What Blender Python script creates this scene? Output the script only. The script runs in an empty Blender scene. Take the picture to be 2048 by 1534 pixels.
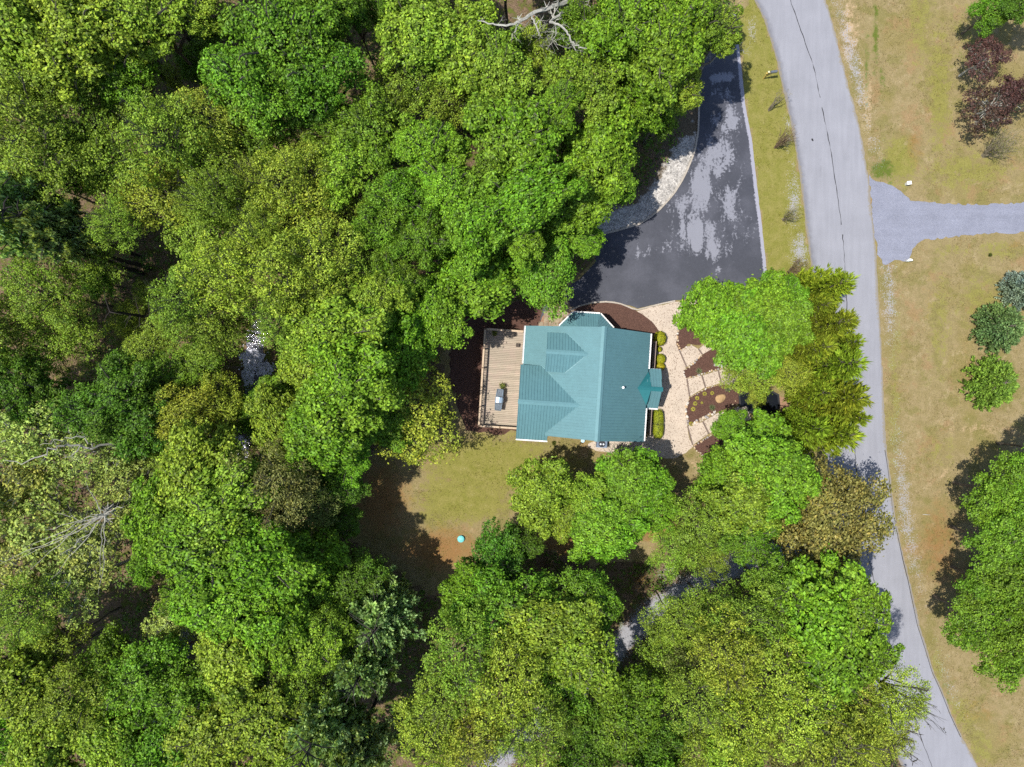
import bpy, bmesh, math, random
import numpy as np
from mathutils import Vector, Matrix

# ------------------------------------------------------------------ camera, light, exposure
sc = bpy.context.scene
CAMH = 60.0
FPX = 1440.0                      # focal length in photo pixels (photo 2048 wide)
cd = bpy.data.cameras.new("camera")
cam = bpy.data.objects.new("camera", cd)
sc.collection.objects.link(cam)
cam.location = (0, 0, CAMH)
cam.rotation_euler = (0, 0, 0)
cd.sensor_width = 36.0
cd.lens = 36.0 * FPX / 2048.0
cd.clip_start = 0.5
cd.clip_end = 3000
sc.camera = cam

SUN_EL, SUN_SHADOW_DIR = math.radians(68.5), math.radians(9)   # shadows fall to the right of the picture and a touch up
w = bpy.data.worlds.new("World")
sc.world = w
w.use_nodes = True
wn = w.node_tree.nodes
bg = wn["Background"]
sky = wn.new("ShaderNodeTexSky")
sky.sky_type = 'NISHITA'
sky.sun_disc = False
sky.sun_elevation = SUN_EL
sky.sun_rotation = math.radians(90) - (SUN_SHADOW_DIR + math.pi)
w.node_tree.links.new(sky.outputs[0], bg.inputs[0])
bg.inputs[1].default_value = 0.130
sd = bpy.data.lights.new("sun", 'SUN')
sd.energy = 4.7
sd.angle = math.radians(0.55)
sd.color = (1.0, 0.955, 0.88)
sun = bpy.data.objects.new("sun", sd)
sc.collection.objects.link(sun)
dv = Vector((math.cos(SUN_SHADOW_DIR) * math.cos(SUN_EL), math.sin(SUN_SHADOW_DIR) * math.cos(SUN_EL), -math.sin(SUN_EL)))
sun.rotation_euler = dv.to_track_quat('-Z', 'Y').to_euler()
sc.view_settings.view_transform = 'Standard'
sc.view_settings.look = 'None'
sc.view_settings.gamma = 1.0
sc.view_settings.use_curve_mapping = False
sc.view_settings.exposure = 0.36
sc.cycles.max_bounces = 6
sc.cycles.diffuse_bounces = 2
sc.cycles.transmission_bounces = 3
sc.cycles.glossy_bounces = 2
sc.cycles.sample_clamp_indirect = 6.0
sc.cycles.use_denoising = False

RND = random.Random(7)
NP = np.random.default_rng(11)
COL = sc.collection


def W(px, py, h=0.0):
    """photo pixel -> world point at height h"""
    k = (CAMH - h) / FPX
    return Vector(((px - 1024) * k, (767 - py) * k, h))


# ------------------------------------------------------------------ materials
def mat_new(name):
    m = bpy.data.materials.new(name)
    m.use_nodes = True
    nt = m.node_tree
    b = nt.nodes["Principled BSDF"]
    return m, nt, b


class NT:
    """small node helper"""
    def __init__(s, nt):
        s.t = nt; s.n = nt.nodes; s.l = nt.links
        g = s.n.new("ShaderNodeNewGeometry"); s.pos = g.outputs["Position"]; s.island = g.outputs["Random Per Island"]
    def link(s, a, b): s.l.new(a, b)
    def noise(s, scale, detail=3, rough=.55, vec=None, stretch=None, rot=0, dist=0):
        n = s.n.new("ShaderNodeTexNoise")
        n.inputs["Scale"].default_value = scale; n.inputs["Detail"].default_value = detail
        n.inputs["Roughness"].default_value = rough; n.inputs["Distortion"].default_value = dist
        v = vec or s.pos
        if stretch or rot:
            mp = s.n.new("ShaderNodeMapping")
            mp.inputs["Scale"].default_value = stretch or (1, 1, 1)
            mp.inputs["Rotation"].default_value = (0, 0, rot)
            s.link(v, mp.inputs[0]); v = mp.outputs[0]
        s.link(v, n.inputs["Vector"])
        return n.outputs["Fac"]
    def vor(s, scale, feat='F1'):
        n = s.n.new("ShaderNodeTexVoronoi"); n.feature = feat
        n.inputs["Scale"].default_value = scale; s.link(s.pos, n.inputs["Vector"]); return n
    def ramp(s, fac, a, b, ca=(0, 0, 0, 1), cb=(1, 1, 1, 1)):
        n = s.n.new("ShaderNodeMapRange"); n.interpolation_type = 'SMOOTHSTEP'
        n.inputs["From Min"].default_value = a; n.inputs["From Max"].default_value = b
        s.link(fac, n.inputs["Value"]); return n.outputs[0]
    def math(s, op, a, b=None, clamp=False):
        n = s.n.new("ShaderNodeMath"); n.operation = op; n.use_clamp = clamp
        for i, v in enumerate((a, b)):
            if v is None: continue
            if isinstance(v, (int, float)): n.inputs[i].default_value = v
            else: s.link(v, n.inputs[i])
        return n.outputs[0]
    def mix(s, fac, a, b, blend='MIX'):
        n = s.n.new("ShaderNodeMix"); n.data_type = 'RGBA'; n.blend_type = blend
        for i, v in ((0, fac), (6, a), (7, b)):
            if isinstance(v, (int, float)): n.inputs[i].default_value = v
            elif isinstance(v, tuple): n.inputs[i].default_value = (v + (1,))[:4]
            else: s.link(v, n.inputs[i])
        return n.outputs[2]
    def scale(s, col, lo, hi, fac):
        """multiply a colour by lo..hi following fac"""
        mr = s.n.new("ShaderNodeMapRange"); mr.inputs["To Min"].default_value = lo; mr.inputs["To Max"].default_value = hi
        mr.inputs["From Min"].default_value = .25; mr.inputs["From Max"].default_value = .75
        s.link(fac, mr.inputs["Value"])
        return s.mix(1.0, col, s.comb(mr.outputs[0]), 'MULTIPLY')
    def comb(s, v):
        n = s.n.new("ShaderNodeCombineColor")
        for i in range(3): s.link(v, n.inputs[i])
        return n.outputs[0]
    def bump(s, h, bsdf, strength=.4, dist=.05):
        n = s.n.new("ShaderNodeBump"); n.inputs["Strength"].default_value = strength; n.inputs["Distance"].default_value = dist
        s.link(h, n.inputs["Height"]); s.link(n.outputs[0], bsdf.inputs["Normal"])
    def attr(s, name):
        n = s.n.new("ShaderNodeAttribute"); n.attribute_name = name
        sp = s.n.new("ShaderNodeSeparateColor"); s.link(n.outputs["Color"], sp.inputs[0]); return sp.outputs


MATS = {}
def simple(name, col, rough=.8, metal=0.0, var=.25, scale=6.0, bump=.2, spec=.3, stretch=None, rot=0, bdist=.02):
    if name in MATS: return MATS[name]
    m, nt, b = mat_new(name); N = NT(nt)
    f = N.noise(scale, 5, .6, stretch=stretch, rot=rot)
    f2 = N.noise(scale * .17, 3)
    c = N.scale(tuple(col), 1 - var, 1 + var, f)
    c = N.scale(c, 1 - var * .5, 1 + var * .5, f2)
    N.link(c, b.inputs["Base Color"])
    b.inputs["Roughness"].default_value = rough; b.inputs["Metallic"].default_value = metal
    b.inputs["Specular IOR Level"].default_value = spec
    if bump: N.bump(f, b, bump, bdist)
    MATS[name] = m
    return m


def leaf_mat(name, transl=.27, hue_var=True, blend=True, gloss=.5):
    m, nt, b = mat_new(name); N = NT(nt)
    oi = N.n.new("ShaderNodeObjectInfo")
    c = oi.outputs["Color"]
    # every leaf has its own tone, some yellower and paler
    c = N.scale(c, .50, 1.50, N.island)
    if hue_var:
        r2 = N.math('FRACT', N.math('MULTIPLY', N.island, 17.31))
        yel = N.ramp(r2, .62, 1.0)
        c2 = N.mix(1.0, c, (1.55, 1.30, 1.2), 'MULTIPLY')
        c = N.mix(yel, c, c2)
        # neighbouring crowns share some of their hue: mixed young and older growth
        mixn = N.ramp(N.noise(.22, 4, .6), .42, .62)
        lum = N.n.new("ShaderNodeSeparateColor"); N.link(c, lum.inputs[0])
        tinted = N.mix(1.0, N.comb(lum.outputs[1]), (.78, 1.0, .12), 'MULTIPLY')
        c = N.mix(N.math('MULTIPLY', mixn, .28), c, tinted)
        mix2 = N.ramp(N.noise(.9, 4, .6), .50, .66)
        c = N.mix(N.math('MULTIPLY', mix2, .35), c, N.mix(1.0, c, (.58, .74, .9), 'MULTIPLY'))
        c = N.scale(c, .84, 1.16, N.noise(.55, 2))
    N.link(c, b.inputs["Base Color"])
    b.inputs["Roughness"].default_value = gloss
    b.inputs["Specular IOR Level"].default_value = .22
    tr = N.n.new("ShaderNodeBsdfTranslucent")
    tc = N.mix(1.0, c, (1.35, 1.25, .5), 'MULTIPLY')
    N.link(tc, tr.inputs[0])
    mx = N.n.new("ShaderNodeMixShader"); mx.inputs[0].default_value = transl
    N.link(b.outputs[0], mx.inputs[1]); N.link(tr.outputs[0], mx.inputs[2])
    out = nt.nodes["Material Output"]; N.link(mx.outputs[0], out.inputs[0])
    MATS[name] = m
    return m


LEAF = leaf_mat("leaf")
NEEDLE = leaf_mat("needle", .42, True, .6)
BARK = simple("bark", (.115, .098, .078), .9, var=.4, scale=9, bump=.5)
BARK_PALE = simple("bark_pale", (.42, .41, .37), .85, var=.35, scale=7, bump=.4)
BARK_DARK = simple("bark_dark", (.035, .030, .028), .95, var=.3, scale=9, bump=.5)
WHITE = simple("white_paint", (.78, .78, .76), .45, var=.06, scale=3, bump=.05)
SIDING = simple("cream_siding", (.55, .50, .42), .6, var=.08, scale=4, bump=.1)
STONE = simple("stone", (.36, .33, .30), .9, var=.35, scale=11, bump=.6)


# ------------------------------------------------------------------ object helpers
def link(name, me, parent=None, loc=None, rot=None, scale=None):
    o = bpy.data.objects.new(name, me)
    COL.objects.link(o)
    if parent is not None: o.parent = parent
    if loc is not None: o.location = loc
    if rot is not None: o.rotation_euler = rot
    if scale is not None: o.scale = scale
    return o


def tag(o, label=None, cat=None, group=None, kind=None):
    if label: o["label"] = label
    if cat: o["category"] = cat
    if group: o["group"] = group
    if kind: o["kind"] = kind
    return o


def empty(name, loc=(0, 0, 0), rz=0.0, label=None, cat=None, group=None):
    o = bpy.data.objects.new(name, None)
    o.empty_display_size = .3
    COL.objects.link(o); o.location = loc; o.rotation_euler = (0, 0, rz)
    return tag(o, label, cat, group)


class MB:
    def __init__(s): s.v = []; s.f = []
    def add(s, vs, fs):
        k = len(s.v); s.v += [tuple(v) for v in vs]; s.f += [tuple(i + k for i in f) for f in fs]; return s
    def box(s, c, d, rz=0.0):
        cx, cy, cz = c; dx, dy, dz = d[0] / 2, d[1] / 2, d[2] / 2
        co, si = math.cos(rz), math.sin(rz)
        vs = []
        for z in (-dz, dz):
            for x, y in ((-dx, -dy), (dx, -dy), (dx, dy), (-dx, dy)):
                vs.append((cx + x * co - y * si, cy + x * si + y * co, cz + z))
        return s.add(vs, [(0, 3, 2, 1), (4, 5, 6, 7), (0, 1, 5, 4), (1, 2, 6, 5), (2, 3, 7, 6), (3, 0, 4, 7)])
    def bar(s, a, b, w_, h_):
        """rectangular bar between two points, width w (horizontal) and height h"""
        a = Vector(a); b = Vector(b); d = (b - a).normalized()
        up = Vector((0, 0, 1)) if abs(d.z) < .95 else Vector((0, 1, 0))
        x = d.cross(up).normalized() * w_ / 2; y = x.cross(d).normalized() * h_ / 2
        vs = [a - x - y, a + x - y, a + x + y, a - x + y, b - x - y, b + x - y, b + x + y, b - x + y]
        return s.add(vs, [(3, 2, 1, 0), (4, 5, 6, 7), (0, 1, 5, 4), (1, 2, 6, 5), (2, 3, 7, 6), (3, 0, 4, 7)])
    def tube(s, pts, rad, n=5, cap=True):
        pts = [Vector(p) for p in pts]
        if not isinstance(rad, (list, tuple)): rad = [rad] * len(pts)
        rings = []
        prev = None
        k = len(s.v)
        for i, p in enumerate(pts):
            d = (pts[min(i + 1, len(pts) - 1)] - pts[max(i - 1, 0)])
            if d.length < 1e-9: d = Vector((0, 0, 1))
            d.normalize()
            if prev is None:
                x = d.orthogonal().normalized()
            else:
                x = prev - d * prev.dot(d)
                x = x.normalized() if x.length > 1e-6 else d.orthogonal().normalized()
            prev = x; y = d.cross(x)
            for j in range(n):
                a = 2 * math.pi * j / n
                s.v.append(tuple(p + x * (math.cos(a) * rad[i]) + y * (math.sin(a) * rad[i])))
        for i in range(len(pts) - 1):
            for j in range(n):
                j2 = (j + 1) % n
                s.f.append((k + i * n + j, k + i * n + j2, k + (i + 1) * n + j2, k + (i + 1) * n + j))
        if cap:
            s.f.append(tuple(k + j for j in reversed(range(n))))
            s.f.append(tuple(k + (len(pts) - 1) * n + j for j in range(n)))
        return s
    def prism(s, poly, z0, z1):
        """poly: list of xy (ccw); extruded between z0 and z1"""
        n = len(poly)
        a = sum(poly[i][0] * poly[(i + 1) % n][1] - poly[(i + 1) % n][0] * poly[i][1] for i in range(n))
        if a < 0: poly = poly[::-1]
        vs = [(p[0], p[1], z0) for p in poly] + [(p[0], p[1], z1) for p in poly]
        fs = [tuple(reversed(range(n))), tuple(range(n, 2 * n))]
        fs += [(i, (i + 1) % n, n + (i + 1) % n, n + i) for i in range(n)]
        return s.add(vs, fs)
    def mesh(s, name, mat, smooth=False):
        me = bpy.data.meshes.new(name)
        me.from_pydata(s.v, [], s.f); me.update()
        if mat: me.materials.append(mat)
        if smooth:
            me.polygons.foreach_set("use_smooth", [True] * len(me.polygons))
        return me
    def obj(s, name, mat, parent=None, loc=None, rot=None, smooth=False):
        return link(name, s.mesh(name, mat, smooth), parent, loc, rot)


def bevel(me, wdt=.01, seg=1):
    bm = bmesh.new(); bm.from_mesh(me)
    bmesh.ops.bevel(bm, geom=bm.edges[:], offset=wdt, segments=seg, affect='EDGES', profile=.6)
    bm.to_mesh(me); bm.free(); return me


def rock_mesh(name, mat, seed, r=1.0, flat=.6, sub=2):
    bm = bmesh.new(); bmesh.ops.create_icosphere(bm, subdivisions=sub, radius=1)
    rg = random.Random(seed); k = [Vector((rg.uniform(-1, 1), rg.uniform(-1, 1), rg.uniform(-1, 1))) for _ in range(6)]
    for v in bm.verts:
        f = 1 + .16 * sum(math.sin(2.3 * v.co.dot(q) + i) for i, q in enumerate(k)) / 1.6
        v.co = v.co * f * r; v.co.z *= flat
    me = bpy.data.meshes.new(name); bm.to_mesh(me); bm.free(); me.materials.append(mat)
    return me


def quads_mesh(name, C, X, Y, mat, shape='rhomb'):
    """C centres (N,3); X, Y half axes (N,3): one rhombus leaf each"""
    n = len(C)
    V = np.empty((n, 4, 3), np.float32)
    if shape == 'rhomb':
        V[:, 0] = C - X; V[:, 1] = C - Y + X * .1; V[:, 2] = C + X; V[:, 3] = C + Y + X * .1
    else:
        V[:, 0] = C - X - Y; V[:, 1] = C + X - Y; V[:, 2] = C + X + Y; V[:, 3] = C - X + Y
    me = bpy.data.meshes.new(name)
    me.vertices.add(n * 4); me.vertices.foreach_set("co", V.reshape(-1))
    me.loops.add(n * 4); me.loops.foreach_set("vertex_index", np.arange(n * 4, dtype=np.int32))
    me.polygons.add(n)
    me.polygons.foreach_set("loop_start", np.arange(0, n * 4, 4, dtype=np.int32))
    me.polygons.foreach_set("loop_total", np.full(n, 4, np.int32))
    me.update(calc_edges=True)
    me.materials.append(mat)
    return me


def unit(a): return a / np.maximum(np.linalg.norm(a, axis=-1, keepdims=True), 1e-9)
def rdir(rg, n): return unit(rg.normal(size=(n, 3)))


def leaf_axes(rg, Nrm, size, aspect=.6, along=None):
    n = len(Nrm)
    t = rdir(rg, n) if along is None else unit(along + .35 * rg.normal(size=(n, 3)))
    X = unit(t - Nrm * np.sum(t * Nrm, 1, keepdims=True)); Y = np.cross(Nrm, X)
    s = size * rg.uniform(.7, 1.3, (n, 1))
    return X * s, Y * s * aspect


# ------------------------------------------------------------------ foliage generators (unit crown: radius about 1)
def lobes_for(rg, n, lr, zr):
    L = [(np.array([0, 0, .30 * zr]), .50)]
    tries = 0
    ph = rg.uniform(0, 6.28, 3)
    while len(L) < n and tries < 4000:
        tries += 1
        a = rg.uniform(0, 2 * math.pi)
        out = 1 + .17 * math.sin(2 * a + ph[0]) + .15 * math.sin(3 * a + ph[1]) + .10 * math.sin(5 * a + ph[2])
        rad = math.sqrt(rg.uniform(.02, 1)) * .86
        z = zr * (math.sqrt(max(0, 1 - (rad / .98) ** 2)) * rg.uniform(.45, 1.05) - .18)
        if rg.uniform() < .3: z -= zr * .55 * rad
        p = np.array([math.cos(a) * rad * out, math.sin(a) * rad * out, z + rg.uniform(-.10, .12) * zr]); r = rg.uniform(*lr)
        if all(np.linalg.norm(p - q) > .72 * (r + s) * (.8 if i == 0 else 1) for i, (q, s) in enumerate(L)): L.append((p, r))
    return L


def broad_crown(name, seed, nl=24, lr=(.17, .34), ntw=1300, per=11, leaf=.042, zr=.75, sig=.030, upb=.7, mat=None, stray=.05, keep=.88):
    rg = np.random.default_rng(seed)
    # uneven outline: stretch the crown a little
    L = lobes_for(rg, nl, lr, zr)
    wts = np.array([r * r for _, r in L]); wts /= wts.sum()
    idx = rg.choice(len(L), ntw * 3, p=wts)
    Cn = np.array([c for c, _ in L]); R = np.array([r for _, r in L])
    D = rdir(rg, len(idx)); D[:, 2] = np.where(D[:, 2] < -.35, -D[:, 2], D[:, 2])
    P = Cn[idx] + D * R[idx][:, None] * rg.uniform(.86, 1.08, (len(idx), 1))
    dist = np.linalg.norm(P[:, None] - Cn[None], axis=2) / R[None]
    dist[np.arange(len(idx)), idx] = 9
    ok = dist.min(1) > keep
    P = P[ok][:ntw]; D = D[ok][:ntw]
    n = len(P) * per
    C = np.repeat(P, per, 0); DD = np.repeat(D, per, 0)
    C = C + DD * np.abs(rg.normal(size=(n, 1))) * sig * .8 + rg.normal(size=(n, 3)) * sig
    ns = int(n * stray)
    C[:ns] += rg.normal(size=(ns, 3)) * .07
    Nn = unit(DD * .95 + np.array([0, 0, upb * .7]) + rg.normal(size=(n, 3)) * .58)
    X, Y = leaf_axes(rg, Nn, leaf)
    return quads_mesh(name, C, X, Y, mat or LEAF), L


def trunk_mesh(name, seed, L, zc, mat, twigs=3, lean=.0, r0=.055, zs=.3):
    """unit trunk: xy in crown radii, z in tree heights; limbs run to the lobes (z scaled by zs about zc)"""
    rg = random.Random(seed)
    mb = MB()
    top = zc + .10
    pts = [(rg.uniform(-.03, .03) * (i > 0), rg.uniform(-.03, .03) * (i > 0), top * i / 6) for i in range(7)]
    mb.tube(pts, [r0 * (1.25 if i == 0 else 1) * (1 - .75 * i / 6) for i in range(7)], 7)
    for c, r in L:
        z1 = zc + c[2] * zs
        zb = zc * rg.uniform(.55, .95)
        k = min(6, zb / top * 6); i0 = int(k)
        b = Vector(pts[min(i0, 6)]); b.z = zb
        e = Vector((c[0] * .9, c[1] * .9, z1))
        m1 = b.lerp(e, .35) + Vector((rg.uniform(-.05, .05), rg.uniform(-.05, .05), .02 * rg.random()))
        m2 = b.lerp(e, .7) + Vector((rg.uniform(-.05, .05), rg.uniform(-.05, .05), .02 * rg.random()))
        mb.tube([b, m1, m2, e], [r0 * .42, r0 * .3, r0 * .2, r0 * .08], 4, False)
        for _ in range(twigs):
            a = rg.uniform(0, 6.28); q = rg.uniform(.4, .9) * r
            t = e + Vector((math.cos(a) * q, math.sin(a) * q, rg.uniform(-.1, .9) * r * zs))
            s0 = m2.lerp(e, rg.uniform(.2, 1))
            mid = s0.lerp(t, .5) + Vector((rg.uniform(-.03, .03), rg.uniform(-.03, .03), .01))
            mb.tube([s0, mid, t], [r0 * .14, r0 * .1, r0 * .04], 3, False)
    return mb.mesh(name, mat)


def conifer_crown(name, seed, levels=16, per=9, tuft=9, length=.14, width=.022, up=.35, droop=.1, prof=.8, clump=.05, H=1.7, bare=.18, mat=None, dens=1.0, spiky=1.0, jit=.22):
    """whorls of branches round an upright stem; radius 1 at the base, tip at z=H"""
    rg = np.random.default_rng(seed)
    Cs = []; Ds = []
    br = []
    for k in range(levels):
        t = (k + rg.uniform(-.2, .2)) / levels; t = max(t, 0)
        Lk = (1 - t) ** prof
        n = max(4, int(per * (.45 + .55 * Lk)))
        off = rg.uniform(0, 6.28)
        for j in range(n):
            a = off + 2 * math.pi * j / n + rg.uniform(-.25, .25)
            L = max(.06, Lk * rg.uniform(1 - jit, 1 + jit * .4))
            z0 = t * H
            d = np.array([math.cos(a), math.sin(a), 0]); side = np.array([-d[1], d[0], 0])
            br.append((d, L, z0))
            m = max(2, int(L / clump * dens))
            for q in range(m):
                u = bare * .6 + (1 - bare * .6) * (q + rg.uniform(0, 1)) / m
                sp = (1 - u) * L * .34 + .03
                sd_ = rg.uniform(-1, 1)
                p = d * L * u + side * sd_ * sp
                p = p + np.array([0, 0, z0 + L * (up * u - droop * u * u * 2)])
                Cs.append(p); dd = d * 1.0 + side * sd_ * .9 + np.array([0, 0, up + .25])
                Ds.append(dd)
    P = np.array(Cs); D = unit(np.array(Ds))
    n = len(P) * tuft
    C = np.repeat(P, tuft, 0); DD = unit(np.repeat(D, tuft, 0) + rg.normal(size=(n, 3)) * .55 / spiky)
    C = C + rg.normal(size=(n, 3)) * clump * .22
    s = length * rg.uniform(.6, 1.2, (n, 1))
    X = DD * s * .5
    r = rdir(rg, n); Y = unit(np.cross(DD, r + np.array([0, 0, .0]))) * width * .5 * 2
    return quads_mesh(name, C + X, X, Y, mat or NEEDLE), br


def conifer_trunk(name, br, seed, mat, H=1.7, r0=.05, up=.35, droop=.1):
    mb = MB()
    mb.tube([(0, 0, -.9), (0, 0, 0), (0, 0, H * .95)], [r0 * 1.2, r0, r0 * .15], 7)
    rg = random.Random(seed)
    for d, L, z0 in br:
        if rg.random() < .6:
            e = [d * L * u + np.array([0, 0, z0 + L * (up * u - droop * u * u * 2) - .01]) for u in (0, .5, .95)]
            mb.tube(e, [r0 * .3, r0 * .2, r0 * .08], 3, False)
    return mb.mesh(name, mat)


# ---- the shared crown and trunk meshes
VAR = {}
def make_variants():
    for k in range(5):                                   # dense bright broadleaf
        cm, L = broad_crown("crown", 100 + k, nl=46, lr=(.09, .24), ntw=1750, per=12, leaf=.034, zr=.78, sig=.026, upb=.6, stray=.10)
        VAR.setdefault('M', []).append((cm, trunk_mesh("trunk", 100 + k, L, .70, BARK, twigs=1)))
    for k in range(4):                                   # deeper, softer broadleaf
        cm, L = broad_crown("crown", 200 + k, nl=34, lr=(.11, .27), ntw=1350, per=12, leaf=.031, zr=.85, sig=.034, upb=.5, stray=.16)
        VAR.setdefault('D', []).append((cm, trunk_mesh("trunk", 200 + k, L, .70, BARK, twigs=2)))
    for k in range(5):                                   # sparse, small leaved
        cm, L = broad_crown("crown", 300 + k, nl=28, lr=(.11, .32), ntw=1250, per=8, leaf=.0245, zr=.90, sig=.032, upb=.5, stray=.22, keep=.66)
        VAR.setdefault('Y', []).append((cm, trunk_mesh("trunk", 300 + k, L, .70, BARK, twigs=4, r0=.036)))
    cm, L = broad_crown("crown", 777, nl=40, lr=(.10, .24), ntw=2000, per=12, leaf=.0235, zr=.75, sig=.034, upb=.5, stray=.2, keep=.75)
    VAR['G'] = [(cm, trunk_mesh("trunk", 777, L, .70, BARK, twigs=3, r0=.035))]
    for k in range(2):                                   # thin crowns, limbs show
        cm, L = broad_crown("crown", 350 + k, nl=22, lr=(.14, .30), ntw=520, per=10, leaf=.034, zr=.62, sig=.035, upb=.7, stray=.15, keep=.70)
        VAR.setdefault('T', []).append((cm, trunk_mesh("trunk", 350 + k, L, .70, BARK_PALE, twigs=7, r0=.045)))
    for k in range(3):                                   # white pine
        cm, br = conifer_crown("crown", 400 + k, levels=9, per=9, tuft=16, length=.12, width=.027, up=.35, droop=.08, prof=.5, clump=.052, H=1.1, bare=.30, jit=.35)
        VAR.setdefault('W', []).append((cm, conifer_trunk("trunk", br, k, BARK_DARK, H=1.1)))
    for k in range(3):                                   # cypress, feathery upswept sprays
        cm, br = conifer_crown("crown", 500 + k, levels=15, per=11, tuft=10, length=.20, width=.017, up=.50, droop=-.05, prof=.70, clump=.055, H=2.3, bare=.25, jit=.50, spiky=2.4)
        VAR.setdefault('C', []).append((cm, conifer_trunk("trunk", br, k, BARK, H=2.3, up=.55, droop=-.03)))
    for k in range(2):                                   # garden spruce, tight
        cm, br = conifer_crown("crown", 600 + k, levels=13, per=16, tuft=12, length=.12, width=.022, up=.22, droop=.04, prof=.62, clump=.075, H=1.25, bare=.35, jit=.12, spiky=1.3, dens=1.0)
        VAR.setdefault('S', []).append((cm, conifer_trunk("trunk", br, k, BARK, H=1.25, up=.22, droop=.04)))
make_variants()

PAL = {  # key: (variants, leaf colour, adjective + noun, object name, category, group)
 'M': ('M', (.132, .270, .016), 'bright green full-crowned tree', 'maple_tree', 'tree', 'bright green full-crowned trees'),
 'L': ('M', (.190, .305, .026), 'light green leafy tree', 'leafy_tree', 'tree', 'light green leafy trees'),
 'D': ('D', (.072, .172, .014), 'deep green leafy tree', 'leafy_tree', 'tree', 'deep green leafy trees'),
 'E': ('D', (.112, .232, .016), 'mid green leafy tree', 'leafy_tree', 'tree', 'mid green leafy trees'),
 'Y': ('Y', (.178, .280, .028), 'yellow-green small-leaved tree', 'young_leaf_tree', 'tree', 'yellow-green small-leaved trees'),
 'V': ('Y', (.262, .335, .034), 'bright yellow-green tree', 'young_leaf_tree', 'tree', 'bright yellow-green trees'),
 'P': ('T', (.290, .355, .080), 'pale thin-crowned tree', 'thin_crowned_tree', 'tree', 'pale thin-crowned trees'),
 'O': ('Y', (.150, .180, .045), 'dull olive fine-leaved tree', 'olive_leaved_tree', 'tree', 'dull olive fine-leaved trees'),
 'G': ('G', (.215, .225, .055), 'golden brown tree', 'golden_leaved_tree', 'tree', None),
 'R': ('T', (.085, .042, .038), 'dark purple-leaved tree', 'purple_leaved_tree', 'tree', 'purple-leaved trees on the dry grass'),
 'W': ('W', (.30, .44, .19), 'soft grey-green pine', 'pine_tree', 'pine tree', 'grey-green pines'),
 'C': ('C', (.31, .42, .040), 'feathery yellow-green cypress', 'cypress_tree', 'cypress', 'row of cypresses along the road'),
 'B': ('S', (.25, .33, .33), 'small blue-grey spruce', 'spruce_tree', 'spruce', 'small spruces on the dry grass'),
 'S': ('S', (.17, .28, .11), 'small dark green spruce', 'spruce_tree', 'spruce', 'small spruces on the dry grass'),
 'F': ('S', (.17, .30, .05), 'small bright green spruce', 'spruce_tree', 'spruce', 'small spruces on the dry grass'),
}

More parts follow.
